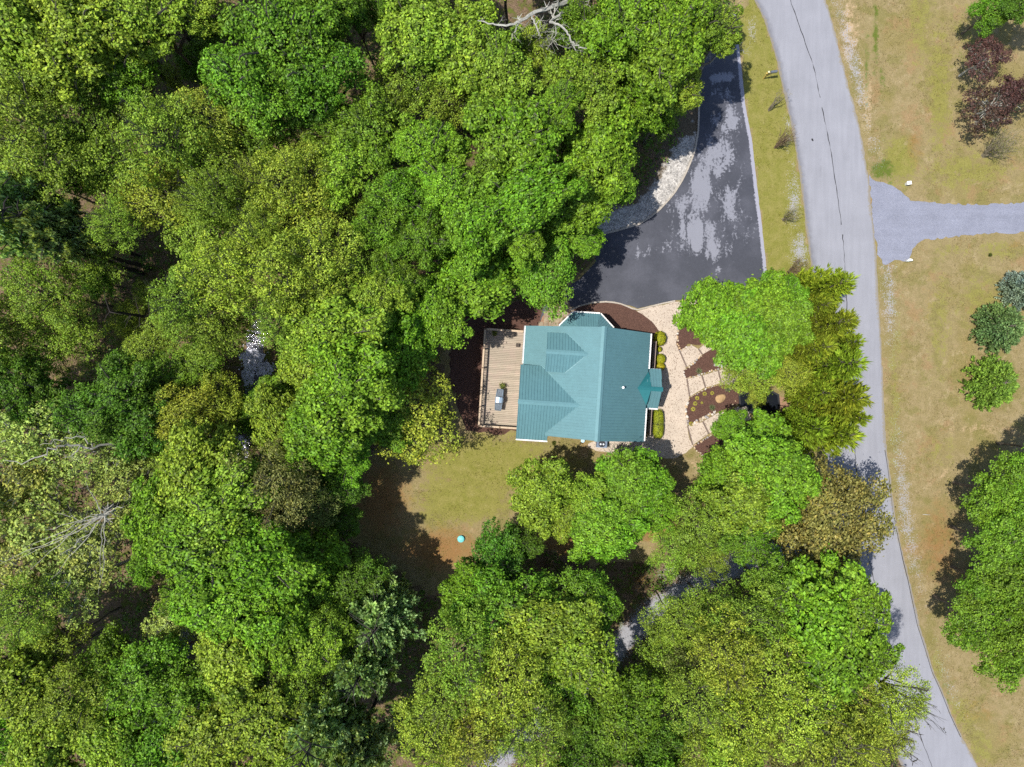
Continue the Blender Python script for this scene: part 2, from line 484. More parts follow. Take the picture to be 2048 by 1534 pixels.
# (kind, crown centre x, y in the photo, crown radius px, height m)
TREES = [
 # upper left wood
 ('L', 45, 60, 105, 15), ('L', 175, 90, 100, 15), ('L', 80, 150, 80, 13), ('E', 190, 10, 80, 13), ('L', 290, 35, 80, 14), ('E', 245, 165, 62, 12), ('L', 375, 20, 55, 13),
 ('Y', 50, 235, 88, 14), ('Y', 150, 250, 85, 13), ('Y', 255, 210, 70, 12), ('Y', 90, 330, 95, 14), ('E', 165, 330, 60, 10), ('Y', 225, 330, 90, 13), ('Y', 330, 280, 85, 14),
 ('V', 420, 240, 70, 13), ('Y', 435, 335, 92, 14), ('V', 330, 390, 85, 13), ('E', 520, 290, 62, 11), ('V', 575, 370, 80, 14), ('Y', 605, 295, 60, 12),
 ('V', 600, 445, 85, 14), ('Y', 510, 430, 80, 12), ('Y', 420, 470, 85, 13), ('E', 660, 250, 60, 11), ('L', 690, 340, 60, 12), ('Y', 35, 340, 60, 12),
 ('E', 560, 85, 100, 15), ('E', 500, 170, 85, 14), ('E', 640, 150, 75, 14), ('D', 600, 210, 60, 12), ('E', 620, 30, 75, 14), ('D', 455, 60, 35, 10), ('E', 395, 125, 42, 5), ('Y', 345, 150, 30, 4), ('Y', 460, 150, 30, 5), ('E', 400, 60, 28, 4), ('D', 700, 20, 45, 12),
 # pines at the left edge, sparse wood round them
 ('W', 25, 420, 95, 17), ('W', 110, 455, 70, 15), ('Y', 230, 450, 55, 12), ('Y', 80, 585, 75, 12), ('Y', 20, 640, 62, 10), ('Y', 140, 640, 58, 8),
 ('Y', 370, 600, 70, 13), ('V', 450, 560, 88, 14), ('V', 555, 540, 85, 14), ('V', 640, 520, 80, 14), ('Y', 700, 560, 78, 13), ('Y', 300, 700, 55, 7), ('Y', 262, 640, 38, 4), ('E', 205, 565, 34, 4), ('Y', 340, 655, 34, 4), ('Y', 300, 590, 30, 3.5), ('Y', 420, 650, 72, 12),
 ('V', 490, 622, 54, 10), ('Y', 100, 700, 70, 10), ('E', 340, 745, 50, 9), ('D', 40, 765, 62, 11), ('D', 250, 785, 70, 12), ('D', 180, 825, 60, 11), ('D', 300, 840, 70, 11), ('D', 90, 800, 55, 10),
 ('V', 370, 830, 70, 13), ('V', 440, 808, 52, 11), ('E', 400, 730, 45, 9), ('V', 520, 480, 60, 13), ('Y', 560, 640, 60, 12), ('L', 640, 600, 60, 12),
 ('Y', 170, 530, 60, 8), ('Y', 420, 400, 60, 13), ('Y', 510, 370, 55, 13), ('Y', 680, 420, 60, 12), ('L', 760, 600, 60, 12),
 # middle wood left of the deck
 ('L', 665, 665, 85, 14), ('M', 740, 640, 92, 12), ('M', 805, 690, 76, 10), ('M', 700, 775, 95, 15), ('L', 628, 740, 66, 11), ('M', 760, 840, 58, 9), ('M', 655, 860, 90, 14), ('L', 570, 850, 68, 12),
 ('M', 560, 790, 45, 9), ('V', 826, 828, 94, 8.5), ('L', 590, 915, 56, 11), ('M', 700, 920, 45, 9), ('E', 512, 822, 40, 8), ('M', 825, 615, 58, 9),
 # the bright maples above the driveway
 ('M', 1030, 275, 88, 14), ('M', 1195, 300, 86, 11), ('M', 860, 295, 62, 13), ('M', 900, 375, 62, 13), ('M', 1055, 400, 88, 14), ('M', 955, 440, 75, 13), ('M', 1145, 400, 70, 10.5), ('M', 1222, 360, 52, 9.5),
 ('M', 1165, 475, 42, 8), ('M', 1100, 250, 50, 13), ('M', 940, 560, 92, 9), ('E', 1090, 540, 72, 8.5), ('M', 875, 625, 66, 10), ('E', 800, 400, 60, 12), ('E', 850, 480, 55, 11),
 ('M', 1120, 205, 38, 12), ('E', 770, 470, 55, 11), ('E', 990, 340, 60, 12), ('E', 790, 560, 50, 11), ('M', 1040, 470, 50, 12),
 # along the top
 ('L', 850, 75, 85, 14), ('L', 930, 105, 85, 13), ('Y', 830, 165, 68, 12), ('E', 740, 270, 72, 12), ('Y', 900, 200, 70, 12), ('L', 1000, 140, 75, 13), ('Y', 1000, 215, 55, 10), ('O', 800, 130, 45, 11), ('Y', 780, 215, 50, 12),
 ('E', 1180, 75, 60, 12), ('M', 1250, 50, 80, 14), ('M', 1330, 100, 88, 14), ('E', 1395, 50, 58, 12), ('M', 1285, 175, 68, 10.5), ('L', 1180, 165, 68, 12), ('Y', 1110, 175, 55, 11), ('L', 1355, 180, 48, 11),
 ('E', 1315, 235, 38, 7), ('Y', 1240, 210, 55, 11), ('L', 1440, 60, 45, 11), ('E', 760, 20, 35, 10), ('L', 1060, 95, 45, 10),
 # lower left: pale trees and the big green crowns
 ('P', 80, 870, 80, 11.5), ('P', 190, 900, 68, 11), ('P', 60, 960, 70, 11), ('P', 250, 960, 60, 10), ('P', 290, 900, 50, 9), ('P', 95, 1050, 100, 12), ('P', 190, 1090, 75, 11.5), ('P', 40, 1120, 70, 11.5), ('P', 150, 1170, 68, 11), ('Y', 370, 905, 55, 11),
 ('L', 395, 950, 90, 14), ('M', 335, 1040, 80, 14), ('L', 450, 1020, 92, 15), ('M', 410, 1100, 95, 15), ('M', 520, 1110, 92, 15), ('M', 600, 1130, 80, 10), ('M', 480, 1200, 88, 14), ('E', 640, 1190, 68, 9.5), ('M', 300, 1120, 40, 10), ('M', 380, 1190, 55, 12),
 ('O', 555, 965, 80, 14), ('O', 615, 1010, 62, 10.5), ('D', 680, 970, 45, 8), ('D', 688, 1042, 34, 6), ('P', 350, 1235, 52, 9),
 ('Y', 55, 1215, 78, 12), ('Y', 110, 1290, 72, 12), ('L', 40, 1360, 82, 13), ('Y', 150, 1390, 80, 13), ('E', 225, 1330, 62, 11), ('E', 300, 1350, 78, 12), ('E', 390, 1395, 72, 12), ('L', 475, 1290, 85, 13), ('M', 560, 1245, 80, 13),
 ('L', 430, 1465, 85, 13), ('L', 530, 1430, 82, 13), ('E', 330, 1480, 80, 12), ('Y', 610, 1370, 62, 11), ('L', 625, 1295, 58, 12), ('L', 220, 1460, 80, 12), ('L', 100, 1480, 85, 13), ('E', 480, 1370, 60, 11), ('M', 20, 1450, 60, 12), ('L', 590, 1500, 60, 12),
 ('D', 705, 1165, 58, 8.5), ('W', 760, 1240, 92, 10), ('W', 785, 1195, 45, 7), ('W', 730, 1330, 75, 12), ('W', 650, 1440, 85, 14), ('W', 710, 1500, 75, 13), ('E', 660, 1260, 55, 11),
 # below the lawn
 ('D', 992, 1120, 64, 8.5), ('D', 1040, 1082, 38, 7), ('M', 945, 1180, 60, 10), ('E', 1010, 1210, 85, 12), ('L', 1090, 1250, 88, 13), ('E', 1180, 1200, 60, 11), ('L', 1150, 1290, 82, 13), ('Y', 930, 1300, 85, 13), ('V', 1020, 1360, 92, 14),
 ('Y', 890, 1390, 78, 13), ('V', 865, 1460, 75, 13), ('V', 960, 1460, 85, 14), ('Y', 1060, 1450, 78, 13), ('E', 1100, 1350, 70, 11), ('D', 1205, 1455, 62, 10), ('D', 1160, 1505, 60, 10), ('E', 1255, 1420, 72, 11), ('D', 1310, 1485, 60, 10), ('Y', 1120, 1420, 50, 11),
 ('L', 1085, 985, 68, 8), ('L', 1180, 1000, 52, 7.5), ('M', 1270, 965, 72, 8), ('M', 1205, 1060, 72, 8.5), ('M', 1310, 1010, 48, 7.5), ('L', 1140, 1030, 45, 7), ('M', 1255, 1030, 45, 7.5),
 # round the pond
 ('M', 1428, 626, 70, 7), ('M', 1520, 620, 72, 8), ('M', 1490, 668, 72, 8), ('M', 1565, 650, 62, 8), ('M', 1560, 600, 50, 7), ('V', 1525, 748, 48, 5), ('V', 1478, 742, 34, 4), ('V', 1510, 786, 24, 2.6), ('V', 1580, 750, 38, 5.5),
 ('C', 1620, 585, 50, 10), ('C', 1625, 655, 48, 10), ('C', 1635, 730, 58, 10.5), ('C', 1640, 795, 58, 10.5), ('C', 1630, 860, 54, 10), ('C', 1600, 700, 45, 8.5), ('C', 1602, 620, 40, 8), ('C', 1606, 785, 42, 8), ('C', 1655, 690, 34, 8.5), ('C', 1660, 830, 36, 9), ('C', 1590, 850, 45, 8.5),
 ('M', 1522, 905, 74, 7.5), ('M', 1448, 945, 62, 7), ('M', 1550, 950, 80, 10), ('L', 1490, 1000, 72, 9.5), ('E', 1500, 1080, 52, 9), ('M', 1462, 858, 36, 6),
 ('G', 1642, 1045, 118, 9), ('Y', 1395, 1060, 62, 8), ('Y', 1345, 1100, 50, 7), ('Y', 1410, 1105, 45, 7),
 # lower right wood
 ('M', 1625, 1240, 105, 13), ('E', 1555, 1185, 62, 11), ('M', 1700, 1220, 75, 12), ('M', 1660, 1330, 92, 13), ('M', 1725, 1300, 55, 12), ('Y', 1500, 1230, 75, 12), ('Y', 1425, 1220, 70, 11), ('V', 1445, 1300, 82, 13), ('V', 1550, 1345, 88, 14), ('Y', 1350, 1240, 55, 9),
 ('Y', 1330, 1320, 70, 10), ('Y', 1400, 1395, 75, 12), ('V', 1480, 1440, 82, 13), ('V', 1600, 1430, 85, 14), ('V', 1710, 1410, 82, 14), ('V', 1795, 1395, 58, 13), ('V', 1680, 1500, 85, 14), ('V', 1770, 1470, 55, 12), ('O', 1560, 1500, 68, 10), ('Y', 1385, 1490, 62, 11), ('L', 1450, 1520, 55, 11), ('O', 1380, 1330, 45, 9),
 # the grass on the right
 ('E', 1998, 985, 64, 7), ('E', 2000, 1085, 60, 7.5), ('E', 1992, 1170, 60, 7), ('E', 1955, 1235, 62, 7), ('E', 2050, 1180, 72, 8), ('E', 2010, 1290, 62, 7), ('E', 2060, 960, 60, 7), ('E', 2080, 1050, 70, 8), ('E', 2095, 1290, 80, 8), ('E', 2100, 900, 50, 7),
 ('R', 1968, 118, 46, 4.2), ('R', 1990, 208, 54, 4.2), ('R', 2042, 185, 36, 4), ('E', 1985, 20, 45, 5), ('D', 2045, 15, 40, 6),
 ('B', 2042, 580, 42, 2.6), ('S', 1999, 655, 53, 3.0), ('F', 1984, 765, 56, 2.8),
 # just outside the frame
 ('L', -80, 60, 100, 14), ('Y', -80, 250, 100, 14), ('E', -90, 450, 90, 14), ('Y', -80, 640, 90, 12), ('D', -90, 820, 90, 12), ('P', -90, 1000, 90, 14), ('Y', -90, 1180, 90, 13), ('L', -90, 1370, 100, 13),
 ('E', 60, -80, 95, 14), ('L', 240, -85, 95, 14), ('E', 430, -80, 95, 13), ('L', 620, -85, 90, 14), ('E', 820, -85, 90, 13), ('L', 1010, -90, 80, 13), ('E', 1200, -80, 90, 13), ('M', 1370, -60, 85, 13),
 ('L', 80, 1620, 95, 13), ('E', 280, 1620, 95, 13), ('L', 480, 1620, 95, 13), ('W', 680, 1620, 80, 14), ('Y', 880, 1620, 95, 13), ('V', 1080, 1610, 90, 13), ('E', 1280, 1600, 90, 12), ('Y', 1470, 1620, 90, 13), ('V', 1650, 1620, 85, 13),
]
MARKS = [("the wooden deck", 1000, 760), ("the teal roof", 1170, 770), ("the garden pond", 1510, 800), ("the upper end of the driveway", 1455, 180), ("the dead white-limbed tree", 1090, 40), ("the open lawn", 930, 970),
 ("the turquoise lid", 922, 1077), ("the golden brown tree", 1640, 1045), ("the glinting stream", 510, 730), ("the long-trunked pines", 60, 460), ("the round shadowed clearing", 390, 110),
 ("the white-limbed tree fork", 210, 1025), ("the brown litter clearing", 215, 1230), ("the red-leaved shrubs", 1200, 1370), ("the grey gravel lane", 1400, 1150), ("the grey driveway bend", 1270, 440),
 ("the dark gully", 720, 130), ("the gravel drive", 1900, 430), ("the lower end of the road", 1880, 1480), ("the olive tree pair", 585, 985), ("the large pine by the lawn", 760, 1240),
 ("the wood's upper left corner", 0, 0), ("the wood's lower left corner", 0, 1534), ("the small stream pool", 477, 885), ("the spruces", 1990, 700)]
DIRS = ["right of", "up and right of", "above", "up and left of", "left of", "down and left of", "below", "down and right of"]
ORD = ["", "second nearest ", "third nearest ", "fourth nearest ", "fifth nearest ", "sixth nearest ", "seventh nearest ", "eighth nearest ", "ninth nearest ", "tenth nearest "]


def tree_labels():
    buckets = {}
    out = [None] * len(TREES)
    for i, (k, x, y, r, h) in enumerate(TREES):
        best = None
        for n, mx, my in MARKS:
            if (k == 'G' and 'golden' in n) or (k == 'O' and 'olive' in n) or (k == 'W' and 'pine' in n) or (k in 'BSF' and 'spruces' in n): continue
            d = math.hypot(x - mx, y - my)
            if d < 22: d += 60
            if best is None or d < best[0]: best = (d, n, mx, my)
        d, n, mx, my = best
        di = DIRS[int(round(math.atan2(my - y, x - mx) / (math.pi / 4))) % 8]
        buckets.setdefault((PAL[k][2], di, n), []).append((d, i))
    for (adj, di, n), L in buckets.items():
        L.sort()
        for j, (d, i) in enumerate(L):
            pre = "" if len(L) == 1 else ("nearest " if j == 0 else ORD[j])
            out[i] = f"{pre}{adj} {di} {n}"
    return out


def build_trees():
    labels = tree_labels()
    cnt = {}
    for i, (k, x, y, rpx, H) in enumerate(TREES):
        vk, col, adj, name, cat, grp = PAL[k]
        vs = VAR[vk]; c = cnt.get(vk, 0); cnt[vk] = c + 1
        cm, tm = vs[c % len(vs)]
        rg = random.Random(1000 + i)
        con = vk in 'WCS'
        if vk == 'Y' and H > 9: H += rg.uniform(-2.2, 1.8); rpx *= rg.uniform(.88, 1.0)
        if con:
            Hs = {'W': 1.1, 'C': 2.3, 'S': 1.25}[vk]
            if vk == 'W':
                zb = H * .55
            else:
                zb = .12 * (1 if vk == 'S' else 4)
            hm = zb + (H - zb) * (.45 if vk == 'W' else .3)
            r = rpx * (CAMH - hm) / FPX
            p = W(x, y, hm)
            root = empty(name, (p.x, p.y, 0), rg.uniform(0, 6.28), labels[i], cat, grp)
            sz = (H - zb) / Hs
            co = link("crown", cm, root, (0, 0, zb), scale=(r, r, sz))
            to = link("trunk", tm, root, (0, 0, zb), scale=(r, r, max(sz, zb / .9)))
        else:
            zs = rg.uniform(.85, 1.1) * (1.0 if H > 9 else .85)
            rr = rpx * (CAMH - H * .7) / FPX
            hc = H - .8 * rr * zs
            r = rpx * (CAMH - hc) / FPX * 1.04
            p = W(x, y, hc)
            root = empty(name, (p.x, p.y, 0), rg.uniform(0, 6.28), labels[i], cat, grp)
            ex = rg.uniform(.84, 1.16)
            co = link("crown", cm, root, (0, 0, hc), scale=(r * ex, r / ex, r * zs))
            to = link("trunk", tm, root, (0, 0, 0), scale=(r * ex, r / ex, hc / .70))
        j = rg.uniform(.88, 1.12); g = rg.uniform(.94, 1.07)
        co.color = (col[0] * j * (2 - g), col[1] * j * g, col[2] * j, 1)


# ------------------------------------------------------------------ polygons in photo space
def inside(poly, X, Y):
    c = np.zeros(X.shape, bool)
    n = len(poly)
    for i in range(n):
        x1, y1 = poly[i]; x2, y2 = poly[(i + 1) % n]
        m = ((y1 > Y) != (y2 > Y)) & (X < (x2 - x1) * (Y - y1) / ((y2 - y1) or 1e-9) + x1)
        c ^= m
    return c


ROAD_R = [(1600, -260), (1632, -120), (1651, 0), (1669, 59), (1683, 117), (1698, 176), (1714, 235), (1726, 293), (1735.5, 352), (1740, 391), (1746, 450), (1752, 508), (1757, 600), (1762.5, 700), (1768, 819), (1773, 900), (1779, 939), (1789, 1028),
          (1808, 1118), (1819, 1162), (1839, 1251), (1853, 1296), (1866, 1341), (1886, 1385), (1904, 1430), (1924, 1474), (1957, 1534), (2010, 1620), (2080, 1740), (2150, 1850)]
ROAD_L = [(1440, -260), (1476, -120), (1508, 0), (1528, 39), (1552, 117), (1565, 176), (1579, 235), (1593.5, 313), (1604.5, 391), (1613, 469), (1622, 528), (1630, 600), (1636, 700), (1640, 800), (1644, 880), (1651, 960), (1663, 1050),
          (1680, 1140), (1700, 1220), (1722, 1300), (1745, 1370), (1770, 1440), (1797, 1520), (1840, 1620), (1900, 1740), (1965, 1850)]
DRIVE = [(1475, 30), (1478, 90), (1485, 156), (1491, 215), (1503, 274), (1511, 344), (1520, 422), (1530, 508), (1536, 570), (1500, 590), (1400, 596), (1350, 601), (1300, 611), (1275, 617), (1262, 612), (1235, 606), (1210, 604), (1180, 607), (1140, 617), (1110, 640), (1080, 640), (1090, 600), (1158, 560),
         (1190, 525), (1192, 490), (1198, 469), (1236, 460), (1276, 448), (1300, 434), (1319, 418), (1338, 398), (1350, 383), (1364, 360), (1374, 340), (1384, 315), (1391, 293), (1396, 262), (1397, 235), (1399, 164), (1410, 120), (1430, 60), (1440, 20)]
GRAVEL_DRIVE = [(1737, 350), (1752, 364), (1768, 366), (1790, 374), (1806, 388), (1822, 400), (1850, 405), (1900, 407), (1960, 410), (2010, 407), (2060, 405), (2300, 395), (2300, 470), (2060, 465), (2000, 466), (1940, 470), (1880, 476), (1850, 480), (1834, 487), (1824, 500), (1820, 520),
                (1800, 522), (1782, 522), (1770, 532), (1756, 510), (1750, 470), (1744, 420)]
CLEAR = [(880, 600), (1000, 600), (1085, 610), (1190, 520), (1195, 470), (1150, 440), (1280, 380), (1350, 300), (1385, 160), (1460, 30), (1480, -300), (2600, -300), (2600, 2000), (2050, 1800), (1790, 1450), (1700, 1200), (1640, 1050), (1600, 950), (1450, 930), (1420, 1000), (1380, 1080),
         (1290, 1120), (1180, 1130), (1050, 1080), (1010, 1100), (930, 1180), (860, 1190), (700, 1080), (700, 930), (800, 880), (900, 850), (880, 700)]
LAWN = [(860, 870), (1040, 855), (1200, 890), (1330, 905), (1400, 900), (1430, 940), (1400, 1060), (1250, 1090), (1180, 1130), (1050, 1090), (940, 1170), (860, 1190), (720, 1100), (700, 940), (800, 880)]
STRIP = [(1474, 30), (1510, -10), (1530, 39), (1552, 117), (1579, 235), (1604, 391), (1622, 528), (1632, 620), (1530, 600), (1530, 508), (1520, 422), (1503, 274), (1485, 156)]
LANE = [(1760, 1090), (1640, 1100), (1560, 1105), (1490, 1120), (1430, 1150), (1370, 1180), (1315, 1215), (1260, 1270), (1200, 1330), (1130, 1400), (1060, 1460), (980, 1540), (900, 1640)]

PATH = [(1262, 616), (1275, 622), (1300, 615), (1350, 604), (1420, 596), (1460, 600), (1400, 640), (1362, 655), (1356, 670), (1353, 690), (1358, 702), (1370, 712), (1372, 740), (1374, 760), (1378, 790), (1376, 812), (1374, 826), (1374, 850), (1378, 875), (1386, 893), (1372, 905), (1350, 917),
        (1330, 916), (1300, 910), (1270, 907), (1240, 908), (1212, 905), (1192, 901), (1175, 893), (1178, 886), (1200, 880), (1285, 880), (1300, 870), (1310, 760), (1308, 680), (1318, 662), (1310, 650), (1295, 636), (1280, 626)]
BED_BACK = [(1135, 630), (1140, 622), (1160, 613), (1190, 607), (1215, 604), (1240, 607), (1262, 616), (1280, 626), (1295, 636), (1310, 650), (1320, 664), (1322, 690), (1300, 700), (1110, 690), (1100, 660)]
BED_A = [(1358, 640), (1354, 668), (1352, 690), (1358, 702), (1372, 694), (1376, 688), (1400, 690), (1420, 660), (1440, 600), (1400, 600), (1372, 620)]
BED_B = [(1405, 709), (1392, 722), (1378, 734), (1366, 741), (1367, 748), (1372, 756), (1385, 753), (1400, 748), (1420, 743), (1440, 738), (1449, 728), (1470, 716), (1480, 690), (1440, 680), (1418, 700)]
BED_C = [(1378, 797), (1373, 812), (1372, 835), (1375, 851), (1390, 849), (1405, 837), (1420, 828), (1436, 824), (1460, 815), (1500, 800), (1490, 770), (1460, 768), (1440, 770), (1420, 775), (1400, 783), (1386, 791)]
BED_D = [(1386, 893), (1400, 882), (1420, 872), (1445, 858), (1480, 850), (1500, 900), (1440, 920), (1405, 912), (1395, 903)]


def rough_poly(poly, amp=.05, step=.35, closed=True, seed=1):
    """densify a photo polygon on the ground and make its outline slightly irregular (world xy)"""
    rg = random.Random(seed); out = []
    n = len(poly)
    for i in range(n if closed else n - 1):
        a = W(*poly[i]); b = W(*poly[(i + 1) % n]); m = max(1, int((b - a).length / step))
        for j in range(m):
            p = a.lerp(b, j / m)
            out.append((p.x + rg.uniform(-amp, amp), p.y + rg.uniform(-amp, amp)))
    if not closed:
        p = W(*poly[-1]); out.append((p.x, p.y))
    return out


def sheet(name, pts, z, mat, kind='structure', cut=None, attrs=None, thick=None):
    bm = bmesh.new()
    vs = [bm.verts.new((x, y, z)) for x, y in pts]
    f = bm.faces.new(vs)
    if f.normal.z < 0: f.normal_flip()
    bm.normal_update()
    if f.normal.z < 0: bmesh.ops.reverse_faces(bm, faces=[f])
    bmesh.ops.triangulate(bm, faces=bm.faces[:])
    if cut:
        xs = [p[0] for p in pts]; ys = [p[1] for p in pts]
        x = min(xs) + cut
        while x < max(xs):
            bmesh.ops.bisect_plane(bm, geom=bm.verts[:] + bm.edges[:] + bm.faces[:], plane_co=(x, 0, 0), plane_no=(1, 0, 0)); x += cut
        y = min(ys) + cut
        while y < max(ys):
            bmesh.ops.bisect_plane(bm, geom=bm.verts[:] + bm.edges[:] + bm.faces[:], plane_co=(0, y, 0), plane_no=(0, 1, 0)); y += cut
        bmesh.ops.triangulate(bm, faces=bm.faces[:])
    me = bpy.data.meshes.new(name); bm.to_mesh(me); bm.free()
    me.materials.append(mat)
    if attrs:
        co = np.empty(len(me.vertices) * 3, np.float32); me.vertices.foreach_get("co", co); co = co.reshape(-1, 3)
        PX = co[:, 0] * FPX / CAMH + 1024; PY = 767 - co[:, 1] * FPX / CAMH
        set_attr(me, "mask", attrs(PX, PY))
    o = link(name, me)
    if kind: o["kind"] = kind
    return o


def set_attr(me, name, arr):
    a = me.attributes.new(name, 'FLOAT_COLOR', 'POINT')
    n = len(arr); buf = np.ones((n, 4), np.float32); buf[:, :arr.shape[1]] = arr
    a.data.foreach_set("color", buf.reshape(-1))


def ribbon(pts_l, pts_r):
    return pts_l + pts_r[::-1]


def offset_line(poly, d, seed=0, jit=0):
    """world polyline from photo points, offset sideways by d metres"""
    P = [W(*p) for p in poly]; out = []; rg = random.Random(seed)
    for i, p in enumerate(P):
        t = (P[min(i + 1, len(P) - 1)] - P[max(i - 1, 0)]).normalized()
        out.append((p.x - t.y * (d + rg.uniform(-jit, jit)), p.y + t.x * (d + rg.uniform(-jit, jit))))
    return out


def strip_mb(poly, wd, z0, z1, jit=0, seed=0):
    L = offset_line(poly, wd / 2, seed, jit); R = offset_line(poly, -wd / 2, seed + 1, jit)
    mb = MB()
    for i in range(len(L) - 1):
        q = [L[i], R[i], R[i + 1], L[i + 1]]
        mb.prism(q, z0, z1)
    return mb


def dist_line(poly, X, Y):
    d = np.full(X.shape, 1e9)
    for (x1, y1), (x2, y2) in zip(poly[:-1], poly[1:]):
        L2 = (x2 - x1) ** 2 + (y2 - y1) ** 2
        t = np.clip(((X - x1) * (x2 - x1) + (Y - y1) * (y2 - y1)) / L2, 0, 1)
        d = np.minimum(d, np.hypot(X - x1 - t * (x2 - x1), Y - y1 - t * (y2 - y1)))
    return d


def blobs(L, X, Y):
    v = np.zeros(X.shape)
    for x, y, rx, ry, a in L:
        v = np.maximum(v, a * np.exp(-(((X - x) / rx) ** 2 + ((Y - y) / ry) ** 2)))
    return v


# ------------------------------------------------------------------ ground
def build_ground():
    m, nt, b = mat_new("ground_soil"); N = NT(nt)
    A = N.attr("mask"); B = N.attr("mask2")
    fine = N.noise(9, 6, .7); mid = N.noise(1.6, 5, .6); big = N.noise(.22, 4, .55); grain = N.noise(30, 3, .7)
    v = N.vor(7)
    vcol = v.outputs["Color"]
    litter = N.mix(N.ramp(fine, .35, .68), (.080, .055, .034), (.26, .18, .115))
    litter = N.mix(N.ramp(mid, .40, .64), litter, (.10, .075, .035))
    tan = N.mix(N.ramp(mid, .35, .65), (.215, .172, .078), (.262, .205, .105))
    tan = N.mix(N.math('MULTIPLY', N.ramp(big, .50, .62), .55), tan, (.20, .165, .055))
    tan = N.mix(N.math('MULTIPLY', N.ramp(N.noise(.5, 6, .65), .50, .60), .6), tan, (.165, .150, .045))
    tan = N.mix(N.math('MULTIPLY', N.ramp(N.noise(.35, 6, .7, rot=.5), .54, .64), .5), tan, (.27, .165, .085))
    tan = N.mix(N.math('MULTIPLY', N.ramp(N.noise(.8, 7, .7, rot=1.1), .56, .66), .55), tan, (.34, .27, .155))
    tan = N.scale(tan, .68, 1.32, fine); tan = N.mix(N.math('MULTIPLY', N.ramp(N.noise(5, 6, .8), .58, .64), .45), tan, (.11, .10, .035)); tan = N.scale(tan, .85, 1.15, grain)
    tan = N.mix(N.math('MULTIPLY', N.ramp(grain, .64, .72), .5), tan, (.42, .36, .25))
    green = N.mix(N.ramp(mid, .3, .7), (.175, .172, .036), (.225, .203, .060))
    green = N.scale(green, .70, 1.28, fine); green = N.scale(green, .85, 1.15, grain)
    orange = N.scale((.235, .132, .052), .80, 1.2, fine)
    gravel = N.mix(N.ramp(grain, .40, .62), (.17, .17, .18), (.42, .42, .45))
    soil = N.scale((.40, .29, .17), .85, 1.15, fine)
    deep = N.scale((.095, .125, .020), .7, 1.3, fine)
    jit = N.math('MULTIPLY', N.math('SUBTRACT', N.math('ADD', N.math('MULTIPLY', mid, .6), N.math('MULTIPLY', fine, .4)), .5), 2.2)
    def M(x, lo=.35, hi=.65, k=1.0): return N.ramp(N.math('ADD', x, N.math('MULTIPLY', jit, k) if k != 1 else jit), lo, hi)
    c = litter
    c = N.mix(M(A[1], .4, .6, .4), c, tan)
    c = N.mix(M(A[0]), c, green)
    c = N.mix(M(A[2], .3, .8, .6), c, orange)
    c = N.mix(M(B[1], .3, .7), c, soil)
    c = N.mix(M(B[2]), c, deep)
    gn = N.math("SUBTRACT", N.math("ADD", N.math("MULTIPLY", fine, .55), N.math("ADD", N.math("MULTIPLY", grain, .35), N.math("MULTIPLY", mid, .25))), .575)
    c = N.mix(N.ramp(N.math("ADD", B[0], N.math("MULTIPLY", gn, 4.0)), .50, .62), c, gravel)
    N.link(c, b.inputs["Base Color"])
    b.inputs["Roughness"].default_value = .95; b.inputs["Specular IOR Level"].default_value = .1
    N.bump(N.math('ADD', fine, N.math('MULTIPLY', grain, .4)), b, .7, .07)
    # fine central sheet
    nx, ny = 330, 260
    xs = np.linspace(-66, 66, nx); ys = np.linspace(-52, 52, ny)
    X, Y = np.meshgrid(xs, ys)
    V = np.stack([X.ravel(), Y.ravel(), np.zeros(X.size)], 1)
    idx = np.arange(nx * ny).reshape(ny, nx)
    F = np.stack([idx[:-1, :-1], idx[:-1, 1:], idx[1:, 1:], idx[1:, :-1]], -1).reshape(-1, 4)
    # outer skirt to the horizon
    base = len(V)
    R = 900
    V = np.vstack([V, [(-R, -R, 0), (R, -R, 0), (R, R, 0), (-R, R, 0)]])
    me = bpy.data.meshes.new("ground")
    ring = [idx[0, :].tolist(), idx[:, -1].tolist(), idx[-1, ::-1].tolist(), idx[::-1, 0].tolist()]
    faces = F.tolist()
    for k, rr in enumerate(ring):
        a, bq = base + k, base + (k + 1) % 4
        half = len(rr) // 2
        for i in range(len(rr) - 1):
            faces.append((rr[i + 1], rr[i], a) if i < half else (rr[i + 1], rr[i], bq))
        faces.append((rr[half], a, bq))
    me.from_pydata(V.tolist(), [], faces); me.update(); me.materials.append(m)
    PX = V[:, 0] * FPX / CAMH + 1024; PY = 767 - V[:, 1] * FPX / CAMH
    clear = inside(CLEAR, PX, PY).astype(float)
    lawn = inside(LAWN, PX, PY).astype(float); strip = inside(STRIP, PX, PY).astype(float)
    rr = np.interp(PY, [p[1] for p in ROAD_R], [p[0] for p in ROAD_R])
    right = (PX > rr).astype(float)
    dR = PX - rr
    g = np.zeros(len(V)); t = np.zeros(len(V)); o = np.zeros(len(V)); gr = np.zeros(len(V)); so = np.zeros(len(V)); dp = np.zeros(len(V))
    t = np.maximum(t, clear)
    g = np.maximum(g, strip * .95)
    g = np.maximum(g, lawn * blobs([(980, 930, 150, 70, 1.0), (930, 1000, 120, 55, .9), (1090, 930, 120, 40, .75), (1300, 905, 40, 14, .6), (880, 1000, 60, 90, .7)], PX, PY))
    o = np.maximum(o, lawn * blobs([(880, 1100, 110, 60, .8), (760, 1000, 80, 110, .75), (1180, 1090, 200, 50, .75), (1330, 1080, 90, 60, .8), (1330, 960, 60, 60, .5), (1200, 930, 130, 25, .35)], PX, PY))
